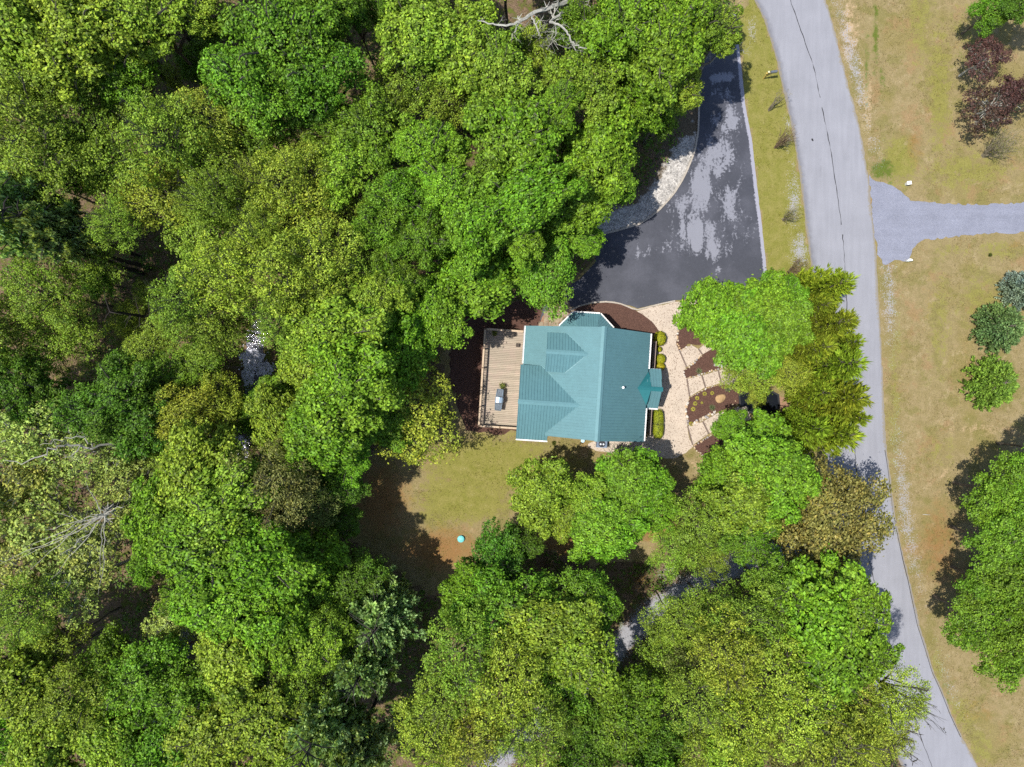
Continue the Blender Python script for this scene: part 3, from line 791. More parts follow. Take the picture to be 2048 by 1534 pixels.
    # the grass on the right
    g = np.maximum(g, right * blobs([(1840, 20, 40, 200, .55), (1880, 180, 35, 200, .65), (1930, 340, 130, 60, .62), (1800, 320, 45, 60, .85), (1940, 60, 60, 90, .5), (1960, 600, 60, 90, .55), (1880, 640, 40, 180, .50), (1790, 800, 22, 330, .55),
                                      (1880, 900, 60, 60, .45), (1920, 1430, 60, 60, .62), (1875, 1340, 25, 80, .6), (1960, 1500, 50, 60, .55), (1950, 800, 80, 40, .4), (2000, 500, 80, 30, .55), (1900, 500, 60, 25, .5), (1980, 340, 80, 60, .5)], PX, PY))
    dp = np.maximum(dp, right * blobs([(1735, 150, 7, 150, .62), (1752, 60, 9, 120, .6), (1765, 160, 9, 90, .5), (1765, 340, 35, 28, .75), (1805, 600, 5, 80, .5), (1890, 1390, 14, 70, .55), (1925, 130, 16, 60, .45)], PX, PY))
    o = np.maximum(o, right * blobs([(1830, 290, 30, 60, .55), (1950, 150, 45, 120, .2), (1850, 590, 50, 120, .35), (1880, 1090, 60, 130, .62), (1960, 1420, 70, 50, .45), (1930, 700, 20, 60, .4), (1980, 900, 60, 40, .3), (1920, 1160, 30, 60, .6), (2030, 490, 30, 20, .5)], PX, PY))
    so = np.maximum(so, right * blobs([(1700, 60, 22, 90, .6), (1735, 200, 12, 80, .62), (1720, 140, 14, 60, .4), (1960, 860, 90, 16, .45), (1850, 1320, 20, 60, .42), (1890, 950, 20, 20, .4)], PX, PY))
    sh = np.exp(-((dR - 22) / 20) ** 2) * right
    w1 = blobs([(1700, 130, 60, 200, 1), (1800, 1050, 60, 260, 1), (1780, 600, 50, 140, .9), (1870, 1400, 60, 120, .85), (1770, 300, 60, 60, .7)], PX, PY)
    gr = np.maximum(gr, .58 * sh * w1)
    gr = np.maximum(gr, strip * blobs([(1588, 400, 16, 70, .6), (1600, 500, 22, 50, .62), (1575, 260, 8, 60, .5), (1505, 60, 10, 40, .5)], PX, PY))
    dl = dist_line(LANE, PX, PY)
    gr = np.maximum(gr, np.clip(1.15 - dl / 34, 0, .92))
    gr = np.maximum(gr, blobs([(1440, 1080, 40, 30, .6), (1340, 1150, 30, 30, .55)], PX, PY))
    dp = np.maximum(dp, blobs([(390, 110, 70, 70, .42), (1190, 90, 60, 40, .5), (1220, 220, 30, 30, .5)], PX, PY))
    dp = np.maximum(dp, (1 - clear) * .40); g = np.maximum(g, blobs([(290, 670, 110, 60, .8), (60, 900, 50, 60, .7), (130, 620, 90, 50, .7), (400, 130, 60, 50, .55), (1215, 215, 30, 30, .8), (1190, 90, 40, 30, .7)], PX, PY))
    so = np.maximum(so, blobs([(215, 1230, 60, 50, .3), (1400, 930, 40, 20, .45), (1170, 905, 35, 18, .5)], PX, PY))
    k = np.ones(len(V)); k[-4:] = 0
    set_attr(me, "mask", np.stack([g * k, t * k, o * k], 1)); set_attr(me, "mask2", np.stack([gr * k, so * k, dp * k + (1 - k) * .8], 1))
    tag(link("ground", me), kind='structure')

    # ---- asphalt road
    m, nt, b = mat_new("road_asphalt"); N = NT(nt)
    A = N.attr("mask")
    fine = N.noise(22, 4, .7); big = N.noise(.5, 4); st = N.noise(1.0, 4, .5, stretch=(3.0, .25, 1), rot=.22)
    c = N.mix(N.ramp(st, .3, .7), (.232, .235, .262), (.252, .255, .284))
    c = N.scale(c, .92, 1.08, fine); c = N.scale(c, .93, 1.07, big)
    e = N.ramp(N.math('ADD', A[0], N.math('MULTIPLY', N.math('SUBTRACT', N.noise(2.5, 4), .5), .5)), .35, .95)
    c = N.mix(e, c, (.155, .155, .172))
    d = N.ramp(N.math('ADD', A[1], N.math('MULTIPLY', N.math('SUBTRACT', N.noise(6, 5, .7), .5), 1.4)), .5, .75)
    c = N.mix(N.math('MULTIPLY', d, .75), c, (.22, .19, .14))
    N.link(c, b.inputs["Base Color"]); b.inputs["Roughness"].default_value = .85; b.inputs["Specular IOR Level"].default_value = .25
    N.bump(fine, b, .35, .02)
    def ra(PX, PY):
        dl = dist_line(ROAD_L, PX, PY); dr = dist_line(ROAD_R, PX, PY)
        bump_ = blobs([(1638, 340, 8, 50, .6)], PX, PY)
        return np.stack([np.maximum(np.clip(1 - dl / 26, 0, 1) ** 1.2 + np.clip(1 - dr / 8, 0, 1) * .7, bump_), np.clip(1 - np.minimum(dl, dr) / 7, 0, 1)], 1)
    L = rough_poly(ROAD_L, .035, .30, False, 3); R = rough_poly(ROAD_R, .05, .28, False, 4)
    sheet("road", ribbon(L, R), .030, m, cut=.6, attrs=ra)

    # road seam, the long dark sealed joint, with breaks
    tar = simple("tar", (.022, .022, .025), .7, var=.2, bump=.1)
    SE = [(1574, -40), (1580, 0), (1594, 40), (1608, 78), (1618, 108), (1628, 137), (1636, 176), (1643.6, 215), (1647, 232), (1655, 270), (1663, 313), (1669, 352), (1675, 391), (1680, 430), (1685, 469), (1689, 528), (1692, 587), (1694, 640), (1700, 720), (1703, 790), (1706, 850), (1713, 950), (1733, 1100), (1760, 1210), (1779, 1287), (1797, 1350), (1825, 1430), (1846, 1488), (1864, 1534), (1890, 1580)]
    rg = random.Random(5)
    SS = []
    for (x1, y1), (x2, y2) in zip(SE[:-1], SE[1:]):
        n = max(1, int(math.hypot(x2 - x1, y2 - y1) / 8))
        for j in range(n): SS.append((x1 + (x2 - x1) * j / n + rg.uniform(-.6, .6), y1 + (y2 - y1) * j / n))
    for s0, s1 in ((0, 28), (29, 55), (56, 68), (70, 95), (97, len(SS) - 40), (len(SS) - 38, len(SS) - 4)):
        seg = SS[s0:s1]
        if len(seg) > 2:
            o = strip_mb(seg, .045, .031, .036, .022, s0).obj("road_seam", tar); o["kind"] = 'structure'
    ES = [(p[0] - 3.5 + rg.uniform(-.8, .8), p[1]) for p in ROAD_R if 850 < p[1] < 1500]
    o = strip_mb(ES, .05, .031, .036, .02, 9).obj("road_seam", tar); o["kind"] = 'structure'
    o = MB().prism([(W(1624 + dx, 280 + dy).x, W(1624 + dx, 280 + dy).y) for dx, dy in ((-2, -2), (1, -3), (3, 1), (1.5, 3), (-1, 1))], .031, .037).obj("tar_patch", tar); o["kind"] = 'structure'

    # ---- driveway
    m, nt, b = mat_new("driveway_asphalt"); N = NT(nt)
    A = N.attr("mask")
    f1 = N.noise(1.2, 7, .68, stretch=(1.0, .38, 1), rot=.12, dist=.6); f2 = N.noise(5, 6, .72); f3 = N.noise(25, 4, .7); f4 = N.noise(.35, 3)
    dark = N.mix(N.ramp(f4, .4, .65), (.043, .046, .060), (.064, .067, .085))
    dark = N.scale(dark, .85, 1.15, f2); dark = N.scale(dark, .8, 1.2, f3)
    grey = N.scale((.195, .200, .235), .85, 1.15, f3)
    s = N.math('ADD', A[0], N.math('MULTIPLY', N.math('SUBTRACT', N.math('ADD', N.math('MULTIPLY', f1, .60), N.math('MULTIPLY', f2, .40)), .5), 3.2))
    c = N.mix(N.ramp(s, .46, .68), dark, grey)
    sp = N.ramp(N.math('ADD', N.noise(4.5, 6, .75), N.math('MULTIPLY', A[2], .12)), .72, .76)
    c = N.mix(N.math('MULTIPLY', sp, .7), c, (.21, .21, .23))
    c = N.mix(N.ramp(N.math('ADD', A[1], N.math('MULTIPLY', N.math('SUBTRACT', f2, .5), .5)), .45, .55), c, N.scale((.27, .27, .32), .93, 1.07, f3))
    N.link(c, b.inputs["Base Color"]); b.inputs["Roughness"].default_value = .62; b.inputs["Specular IOR Level"].default_value = .35
    N.bump(f3, b, .3, .02)
    EDGE = [(1480, 90), (1487, 156), (1493, 215), (1505, 274), (1513, 344), (1522, 422), (1532, 508), (1538, 575)]
    def da(PX, PY):
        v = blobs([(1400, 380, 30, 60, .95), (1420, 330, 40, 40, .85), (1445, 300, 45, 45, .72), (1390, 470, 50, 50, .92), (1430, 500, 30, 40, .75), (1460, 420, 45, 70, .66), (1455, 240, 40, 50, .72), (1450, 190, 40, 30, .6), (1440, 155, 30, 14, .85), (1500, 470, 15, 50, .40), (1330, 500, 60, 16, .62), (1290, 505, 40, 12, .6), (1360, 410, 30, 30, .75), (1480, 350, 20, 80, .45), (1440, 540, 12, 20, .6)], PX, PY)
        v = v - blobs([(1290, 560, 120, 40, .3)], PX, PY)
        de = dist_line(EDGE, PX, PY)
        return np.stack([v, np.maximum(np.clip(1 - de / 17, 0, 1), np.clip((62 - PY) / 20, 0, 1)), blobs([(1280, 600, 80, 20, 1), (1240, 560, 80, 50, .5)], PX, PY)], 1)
    pd = DRIVE[:]
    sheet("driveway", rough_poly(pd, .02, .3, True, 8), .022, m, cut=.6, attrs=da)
    # flat concrete edging round the inner curve and the lower edge
    conc = simple("concrete_edge", (.36, .32, .27), .85, var=.25, scale=9)
    CR = [(1198, 470), (1236, 461), (1276, 449), (1300, 435), (1319, 419), (1338, 399), (1350, 384), (1364, 361), (1374, 341), (1384, 316), (1391, 294), (1396, 263), (1397, 236), (1398, 200), (1399, 165)]
    o = strip_mb(CR, .14, .0, .11, .01, 2).obj("driveway_kerb", conc); o["kind"] = 'structure'
    CR2 = [(1140, 621), (1150, 616), (1162, 611), (1180, 606.5), (1195, 604.5), (1212, 603.5), (1228, 605), (1242, 608), (1254, 613), (1264, 617), (1275, 619.5), (1290, 616), (1306, 611.5), (1325, 607), (1350, 602)]
    o = strip_mb(CR2, .12, .0, .09, .012, 3).obj("driveway_kerb", conc); o["kind"] = 'structure'

    # grey stone strip on the inner curve of the driveway
    m, nt, b = mat_new("crushed_stone"); N = NT(nt)
    v = N.vor(9); g_ = N.n.new("ShaderNodeSeparateColor"); N.link(v.outputs["Color"], g_.inputs[0])
    c = N.mix(g_.outputs[0], (.22, .205, .19), (.52, .49, .45)); c = N.scale(c, .75, 1.2, N.noise(1.2, 4))
    A = N.attr("mask")
    dirt = N.ramp(N.math('ADD', A[0], N.math('MULTIPLY', N.math('SUBTRACT', N.noise(1.5, 5, .65), .5), 1.6)), .35, .65)
    c = N.mix(dirt, c, N.scale((.10, .075, .045), .6, 1.5, N.noise(8, 4)))
    N.link(c, b.inputs["Base Color"]); b.inputs["Roughness"].default_value = .95
    N.bump(v.outputs["Distance"], b, .9, .06)
    STONES = CR[:] + [(1385, 170), (1360, 220), (1330, 280), (1290, 350), (1240, 395), (1180, 420), (1150, 440)]
    def sa(PX, PY):
        d = dist_line(CR, PX, PY)
        return np.stack([np.clip((d - 24) / 36, 0, 1.1) + np.clip((300 - PY) / 60, 0, .75) * (d > 0), d * 0, d * 0], 1)
    sheet("crushed_stone_strip", rough_poly(STONES, .03, .3, True, 5), .012, m, cut=.8, attrs=sa)

    # gravel drive on the right
    m, nt, b = mat_new("blue_gravel"); N = NT(nt)
    f3 = N.noise(26, 4, .75); f1 = N.noise(.7, 4); tr = N.noise(1.0, 3, stretch=(.15, 2.2, 1))
    c = N.mix(N.ramp(f3, .35, .65), (.155, .165, .215), (.275, .285, .345)); c = N.scale(c, .88, 1.1, f1); c = N.scale(c, .92, 1.08, tr)
    wd = N.ramp(N.noise(3, 5, .75), .70, .76); c = N.mix(N.math('MULTIPLY', wd, .6), c, (.20, .19, .09))
    N.link(c, b.inputs["Base Color"]); b.inputs["Roughness"].default_value = .95
    N.bump(f3, b, .8, .05)
    sheet("gravel_drive", rough_poly(GRAVEL_DRIVE, .10, .25, True, 6), .016, m)

    # tan exposed stone path beside the house
    m, nt, b = mat_new("path_aggregate"); N = NT(nt)
    v = N.vor(19); g_ = N.n.new("ShaderNodeSeparateColor"); N.link(v.outputs["Color"], g_.inputs[0])
    c = N.mix(g_.outputs[0], (.40, .325, .26), (.50, .425, .345)); dk = N.ramp(g_.outputs[1], .91, .94)
    c = N.mix(dk, c, (.17, .12, .085)); c = N.scale(c, .9, 1.1, N.noise(.8, 4)); c = N.scale(c, .9, 1.1, N.noise(30, 3))
    N.link(c, b.inputs["Base Color"]); b.inputs["Roughness"].default_value = .9
    N.bump(v.outputs["Distance"], b, .5, .02)
    MATS['aggregate'] = m
    sheet("garden_path", rough_poly(PATH, .035, .25, True, 7), .018, m)

    m, nt, b = mat_new("mulch"); N = NT(nt)
    f = N.noise(16, 6, .75); c = N.mix(N.ramp(f, .35, .66), (.045, .020, .014), (.135, .068, .048)); c = N.mix(N.ramp(N.noise(45, 3), .68, .72), c, (.30, .21, .15))
    N.link(c, b.inputs["Base Color"]); b.inputs["Roughness"].default_value = .95; N.bump(f, b, .9, .06)
    MATS['mulch'] = m
    for i, P in enumerate((BED_BACK, BED_A, BED_B, BED_C, BED_D)):
        sheet("mulch_bed", rough_poly(P, .03, .2, True, 20 + i), .026 + .001 * i, m)
    sheet("mulch_bed", rough_poly([(900, 640), (960, 610), (1080, 600), (1120, 640), (1120, 700), (1040, 858), (1000, 868), (930, 860), (900, 760)], .15, .4, True, 31), .008, m)


build_ground()


# ------------------------------------------------------------------ house
TH = math.radians(3.7)
HO = Vector((6.625, -0.037, 0))
def metal_roof(name, col):
    m, nt, b = mat_new(name); N = NT(nt)
    f = N.noise(3.0, 4); g = N.noise(1.0, 3, stretch=(.6, .6, .6)); s = N.noise(14, 4, .7)
    c = N.scale(tuple(col), .93, 1.07, f); c = N.scale(c, .95, 1.05, g)
    c = N.scale(c, .93, 1.07, N.island)
    N.link(c, b.inputs["Base Color"]); b.inputs["Roughness"].default_value = .50; b.inputs["Specular IOR Level"].default_value = .5
    N.bump(s, b, .12, .01)
    return m
TEAL = metal_roof("teal_roof_metal", (.100, .218, .242))
TEAL_CAP = metal_roof("teal_cap_metal", (.120, .245, .268))
TEAL_DEEP = metal_roof("deep_teal_metal", (.018, .135, .150))


def clip(poly, axis, val, keep_less):
    """Sutherland-Hodgman against one coordinate of 2D points"""
    out = []
    n = len(poly)
    for i in range(n):
        a = poly[i]; b = poly[(i + 1) % n]
        ia = (a[axis] <= val) if keep_less else (a[axis] >= val)
        ib = (b[axis] <= val) if keep_less else (b[axis] >= val)
        if ia: out.append(a)
        if ia != ib:
            t = (val - a[axis]) / (b[axis] - a[axis])
            out.append((a[0] + (b[0] - a[0]) * t, a[1] + (b[1] - a[1]) * t))
    return out


def roof_slope(parent, poly3, eave_dir, pitch_w=.225, mat=TEAL, rib=.038, ribw=.034, th=.03, label=None, shift=0.0):
    """one roof plane: every standing seam panel is a mesh of its own, child of the slope's deck board"""
    P = [Vector(p) for p in poly3]
    n = (P[1] - P[0]).cross(P[2] - P[0]).normalized()
    if n.z < 0: n = -n
    e = Vector(eave_dir).normalized(); e = (e - n * e.dot(n)).normalized()
    d = n.cross(e).normalized()
    o = P[0]
    poly = [((p - o).dot(e), (p - o).dot(d)) for p in P]
    f3 = lambda a, b_, h: o + e * a + d * b_ + n * h
    k = len(poly)
    mb = MB()
    vs = [f3(a, b_, -.09) for a, b_ in poly] + [f3(a, b_, -.001) for a, b_ in poly]
    ar = sum(poly[i][0] * poly[(i + 1) % k][1] - poly[(i + 1) % k][0] * poly[i][1] for i in range(k))
    top = tuple(range(k, 2 * k)); bot = tuple(reversed(range(k)))
    mb.add(vs, [top, bot] + [(i, (i + 1) % k, k + (i + 1) % k, k + i) for i in range(k)])
    base = mb.obj("roof_slope", TEAL_CAP, parent)
    if label: base["label"] = label
    a0 = min(p[0] for p in poly); a1 = max(p[0] for p in poly)
    a = a0 - shift
    while a < a1:
        q = clip(clip(poly, 0, max(a, a0), False), 0, min(a + pitch_w, a1), True)
        if len(q) >= 3:
            mb = MB(); kk = len(q)
            mb.add([f3(x, y, 0) for x, y in q] + [f3(x, y, .012) for x, y in q], [tuple(range(kk, 2 * kk))] + [(i, (i + 1) % kk, kk + (i + 1) % kk, kk + i) for i in range(kk)])
            left = [p for p in q if abs(p[0] - max(a, a0)) < 1e-4]
            if len(left) >= 2:
                y0 = min(p[1] for p in left); y1 = max(p[1] for p in left)
                if y1 - y0 > .05:
                    x = max(a, a0)
                    vv = [f3(x, y0, .013), f3(x + ribw, y0, .013), f3(x + ribw, y0, .013 + rib), f3(x, y0, .013 + rib), f3(x, y1, .013), f3(x + ribw, y1, .013), f3(x + ribw, y1, .013 + rib), f3(x, y1, .013 + rib)]
                    mb.add(vv, [(3, 2, 1, 0), (4, 5, 6, 7), (0, 1, 5, 4), (1, 2, 6, 5), (2, 3, 7, 6), (3, 0, 4, 7)])
            mb.obj("roof_panel", mat, base)
        a += pitch_w
    return base


def build_house():
    H = empty("house", HO - Vector((0, 0, .6)), -TH, "small house with teal standing seam metal roof, gable wings and cream walls", "house")
    H.scale = (1.010, 1.010, 1)
    hr, he, hw = 7.0, 3.9, 3.4
    ue, uw, vh = 3.97, -5.75, 4.22
    # main slopes
    roof_slope(H, [(0, -vh, hr), (0, vh, hr), (ue, vh, he), (ue, -vh - .06, he)], (0, 1, 0))
    roof_slope(H, [(0, vh, hr), (0, -vh, hr), (-3.7, -vh, hr - .62 * 3.7), (uw, -1.2, hw), (uw, vh, hw)], (0, 1, 0))
    # wing (lower left gable)
    wr, wv, we = 6.1, -1.70, 4.3
    roof_slope(H, [(-5.98, wv, wr), (-1.30, wv, wr), (-4.35, 1.12, we), (-5.98, 1.12, we)], (1, 0, 0))
    roof_slope(H, [(-1.30, wv, wr), (-5.98, wv, wr), (-5.98, -4.62, we), (-3.55, -4.62, we), (-3.55, -4.3, we + .18)], (1, 0, 0), shift=.1)
    # upper dormer
    dr, dvv, de = 6.32, 2.18, 5.38
    roof_slope(H, [(-4.12, dvv, dr), (-1.05, dvv, dr), (-2.55, dvv + 1.48, de), (-4.12, dvv + 1.48, de)], (1, 0, 0))
    roof_slope(H, [(-1.05, dvv, dr), (-4.12, dvv, dr), (-4.12, dvv - 1.48, de), (-2.55, dvv - 1.48, de)], (1, 0, 0), shift=.07)
    # portico over the front steps
    pr, pe, pv = 4.50, 3.25, -.10
    roof_slope(H, [(5.04, pv, pr), (3.25, pv, pr), (3.97, pv + 1.22, 3.62), (3.97, pv + 1.5, pe), (5.06, pv + 1.5, pe)], (1, 0, 0), label="portico slope facing the driveway")
    roof_slope(H, [(3.25, pv, pr), (5.04, pv, pr), (5.06, pv - 1.5, pe), (3.97, pv - 1.5, pe), (3.97, pv - 1.22, 3.62)], (1, 0, 0), shift=.08, label="portico slope facing the lawn")
    # deeper teal saddle and cap
    mb = MB()
    for s in (1, -1):
        A = [Vector((3.14, pv, 4.56)), Vector((4.20, pv, 4.56)), Vector((4.20, pv + s * .93, 3.84)), Vector((3.98, pv + s * 1.30, 3.97))]
        mb.add(A + [a + Vector((0, 0, .03)) for a in A], [(0, 1, 2, 3), (4, 7, 6, 5), (0, 4, 5, 1), (1, 5, 6, 2), (2, 6, 7, 3), (3, 7, 4, 0)] if s > 0 else [(3, 2, 1, 0), (5, 6, 7, 4), (1, 5, 4, 0), (2, 6, 5, 1), (3, 7, 6, 2), (0, 4, 7, 3)])
    o = mb.obj("portico_saddle", TEAL_DEEP, H); o["label"] = "darker teal flashing where portico meets main roof"
    mb = MB()
    for s in (1, -1):
        A = [Vector((3.12, pv, 4.62)), Vector((5.10, pv, 4.60)), Vector((5.10, pv + s * .17, 4.50)), Vector((3.20, pv + s * .17, 4.50))]
        mb.add(A + [a - Vector((0, 0, .03)) for a in A], [(0, 1, 2, 3), (4, 7, 6, 5), (2, 6, 7, 3), (1, 5, 6, 2)])
    o = mb.obj("ridge_cap", TEAL_DEEP, H); o["label"] = "darker teal ridge cap of the portico"
    # ridge caps
    def cap(a, b, s1, s2, wd=.19):
        """folded cap: a->b ridge, s1/s2 unit down-slope vectors"""
        a = Vector(a) + Vector((0, 0, .075)); b = Vector(b) + Vector((0, 0, .075)); mb = MB()
        for s in (s1, s2):
            s = Vector(s).normalized() * wd
            A = [a, b, b + s, a + s]
            mb.add(A + [q - Vector((0, 0, .035)) for q in A], [(0, 1, 2, 3), (7, 6, 5, 4), (3, 2, 6, 7), (0, 3, 7, 4), (1, 5, 6, 2)])
        mb.obj("ridge_cap", TEAL_CAP, H)
    cap((0, -vh - .04, hr), (0, vh + .04, hr), (1, 0, -.78), (-1, 0, -.62), .25)
    cap((-6.02, wv, wr), (-1.25, wv, wr), (0, 1, -.62), (0, -1, -.62), .21)
    cap((-4.16, dvv, dr), (-1.0, dvv, dr), (0, 1, -.62), (0, -1, -.62), .20)
    # valley flashings
    def strip(a, b, wd, name, mat, lift=.05):
        a = Vector(a) + Vector((0, 0, lift)); b = Vector(b) + Vector((0, 0, lift))
        MB().bar(a, b, wd, .02).obj(name, mat, H)
    z = lambda u: hr - .62 * abs(u)
    strip((-1.27, wv, wr - .03), (-4.40, 1.20, z(-4.40)), .07, "valley_flashing", TEAL_CAP)
    strip((-1.27, wv, wr - .03), (-4.20, -4.2, z(-4.20)), .07, "valley_flashing", TEAL_CAP)
    strip((-1.02, dvv, dr - .01), (-2.58, dvv + 1.5, z(-2.58)), .07, "valley_flashing", TEAL_CAP)
    strip((-1.02, dvv, dr - .01), (-2.58, dvv - 1.5, z(-2.58)), .07, "valley_flashing", TEAL_CAP)
    # gutters
    def gutter(a, b, wd=.10):
        mb = MB(); a = Vector(a); b = Vector(b); d = (b - a).normalized(); x = d.cross(Vector((0, 0, 1))).normalized()
        mb.bar(a - Vector((0, 0, .06)), b - Vector((0, 0, .06)), wd, .012)
        for s in (1, -1): mb.bar(a + x * s * (wd / 2 + .006), b + x * s * (wd / 2 + .006), .012, .11)
        mb.obj("gutter", WHITE, H)
    gutter((ue + .075, -vh - .04, he - .08), (ue + .075, pv - 1.55, he - .08)); gutter((ue + .075, pv + 1.55, he - .08), (ue + .075, vh - .02, he - .08))
    gutter((uw - .07, 1.25, hw - .08), (uw - .07, vh, hw - .08))
    gutter((4.1, pv + 1.56, pe - .07), (5.08, pv + 1.56, pe - .07), .09); gutter((4.1, pv - 1.56, pe - .07), (5.08, pv - 1.56, pe - .07), .09)
    gutter((-5.98, -4.69, we - .06), (-3.52, -4.69, we - .06), .08)
    # bay porch roof (half octagon)
    c0 = (-1.95, 4.12, 4.15); c1 = (-.05, 4.12, 4.15)
    pts = [(-3.08, 4.12, 3.0), (-3.08, 4.42, 3.0), (-2.05, 5.56, 3.0), (.07, 5.56, 3.0), (1.18, 4.50, 3.0), (1.18, 4.12, 3.0)]
    roof_slope(H, [pts[2], pts[3], (-.30, 4.15, 4.12), (-1.65, 4.15, 4.12)], (1, 0, 0), .19)
    roof_slope(H, [pts[1], pts[2], (-1.65, 4.15, 4.12)], (1.03, 1.14, 0), .19)
    roof_slope(H, [pts[3], pts[4], (-.30, 4.15, 4.12)], (1.11, -1.06, 0), .19)
    roof_slope(H, [(-3.08, 4.13, 3.0), pts[1], (-1.65, 4.15, 4.12)], (0, 1, 0), .19)
    roof_slope(H, [pts[4], (1.18, 4.13, 3.0), (-.30, 4.15, 4.12)], (0, 1, 0), .19)
    for a, b in ((pts[1], pts[2]), (pts[2], pts[3]), (pts[3], pts[4])):
        a = Vector(a); b = Vector(b); out = (b - a).normalized().cross(Vector((0, 0, 1))) * -.06
        gutter(a + out - Vector((0, 0, .05)), b + out - Vector((0, 0, .05)), .09)
    gutter((-3.14, 4.15, 2.95), (-3.14, 4.42, 2.95), .09)
    # walls
    def wall(poly, z0, z1, name="wall"): return MB().prism(poly, z0, z1).obj(name, SIDING, H)
    wall([(-5.3, -3.85), (2.6, -3.85), (2.6, 3.85), (-5.3, 3.85)], -.0, 3.05)
    # gable ends of the main block
    for v0, s in ((3.85, 1), (-3.85, -1)):
        mb = MB(); a = [(-5.3, v0, 3.05), (2.6, v0, 3.05), (2.6, v0, 4.85), (0, v0, 6.8), (-5.3, v0, 3.55)]
        b = [(x, y - s * .15, z_) for x, y, z_ in a]
        mb.add(a + b, [(0, 1, 2, 3, 4), (9, 8, 7, 6, 5)] + [(i, i + 5, (i + 1) % 5 + 5, (i + 1) % 5) for i in range(5)]); mb.obj("gable_wall", SIDING, H)
    mb = MB(); a = [(-5.6, -4.3, 0), (-5.6, .9, 0), (-5.6, .9, 4.3), (-5.6, wv, 5.95), (-5.6, -4.3, 4.3)]; b = [(x + .15, y, z_) for x, y, z_ in a]
    mb.add(a + b, [(0, 1, 2, 3, 4), (9, 8, 7, 6, 5)] + [(i, i + 5, (i + 1) % 5 + 5, (i + 1) % 5) for i in range(5)]); mb.obj("gable_wall", SIDING, H)
    wall([(-5.45, -4.3), (-3.9, -4.3), (-3.9, -3.87), (-5.45, -3.87)], 0, 4.25)
    mb = MB(); a = [(-3.9, .95, 4.3), (-3.9, 3.4, 4.3), (-3.9, 3.4, 5.35), (-3.9, dvv, 6.2), (-3.9, .95, 5.35)]; b = [(x + .15, y, z_) for x, y, z_ in a]
    mb.add(a + b, [(0, 1, 2, 3, 4), (9, 8, 7, 6, 5)] + [(i, i + 5, (i + 1) % 5 + 5, (i + 1) % 5) for i in range(5)]); mb.obj("gable_wall", SIDING, H)
    wall([(-2.75, 3.87), (-1.9, 5.15), (-.1, 5.15), (.85, 3.87)], .0, 2.9, "bay_wall")
    glass = simple("window_glass", (.03, .04, .05), .08, var=.1, bump=0, spec=.9)
    def window(c, wd, ht, axis):
        d = (.06, wd, ht) if axis == 'u' else (wd, .06, ht)
        f = MB().box(c, d).obj("window", WHITE, H)
        d2 = (.075, wd - .16, ht - .16) if axis == 'u' else (wd - .16, .075, ht - .16)
        MB().box(c, d2).obj("pane", glass, f)
    for v in (-2.9, -.4): window((-5.63, v, 2.6), 1.0, 1.3, 'u')
    window((-5.33, 2.4, 2.3), 1.6, 1.7, 'u'); window((-3.93, 2.18, 5.1), .9, .7, 'u')
    for u in (-4.6, -2.2, .6): window((u, -3.88 if u > -3 else -4.33, 1.9), .9, 1.2, 'v')
    for v in (-2.7, 2.4): window((2.63, v, 1.9), 1.1, 1.4, 'u')
    window((-1.0, 5.18, 1.8), 1.1, 1.2, 'v')
    d = MB().box((2.63, -.1, 1.45), (.06, 1.0, 2.1)).obj("door", simple("door_paint", (.05, .16, .15), .5, var=.1), H)
    MB().box((2.69, .28, 1.4), (.05, .05, .14)).obj("handle", simple("brass", (.5, .4, .2), .3, 1.0), d)
    # porch: floor boards, posts, railings
    wood = simple("porch_wood", (.060, .038, .028), .8, var=.3, scale=8, stretch=(6, .6, 1))
    for k in range(16):
        MB().box((2.68 + .14 * k, 0, 1.0), (.130, 7.5, .05)).obj("porch_board", wood, H)
    pale = simple("rail_wood", (.30, .225, .180), .7, var=.2, scale=8)
    for v0, v1 in ((-3.75, pv - 1.4), (pv + 1.4, 3.70)):
        r = MB().bar((4.80, v0, 2.0), (4.80, v1, 2.0), .11, .05).obj("porch_rail", pale, H)
        MB().bar((4.80, v0, 1.16), (4.80, v1, 1.16), .06, .05).obj("bottom_rail", pale, r)
        mb = MB(); n = int((v1 - v0) / .13)
        for i in range(1, n): mb.box((4.80, v0 + (v1 - v0) * i / n, 1.58), (.035, .035, .80))
        o = mb.obj("balusters", pale, r); o["kind"] = "stuff"
    for v in (-3.75, pv - 1.4, pv + 1.4, 3.70):
        MB().box((4.80, v, 1.3), (.12, .12, 1.5)).obj("porch_post", pale, H)
        MB().box((3.72, v, 2.1), (.12, .12, 3.35)).obj("roof_post", WHITE, H)
    for s in (1, -1): MB().box((4.95, pv + s * 1.35, 1.65), (.12, .12, 3.15)).obj("portico_post", WHITE, H)
    for i in range(3): MB().box((5.05 + .28 * i, pv, .94 - .12 * i), (.29, 2.0, .08)).obj("porch_step", wood, H)
    # vent on the east slope
    v = MB().tube([(1.80, -.15, 5.45), (1.80, -.15, 6.0)], .06, 10).obj("vent_pipe", WHITE, H)
    MB().tube([(1.80, -.15, 6.0), (1.80, -.15, 6.03)], .095, 12).obj("vent_cap", WHITE, v)
    return H


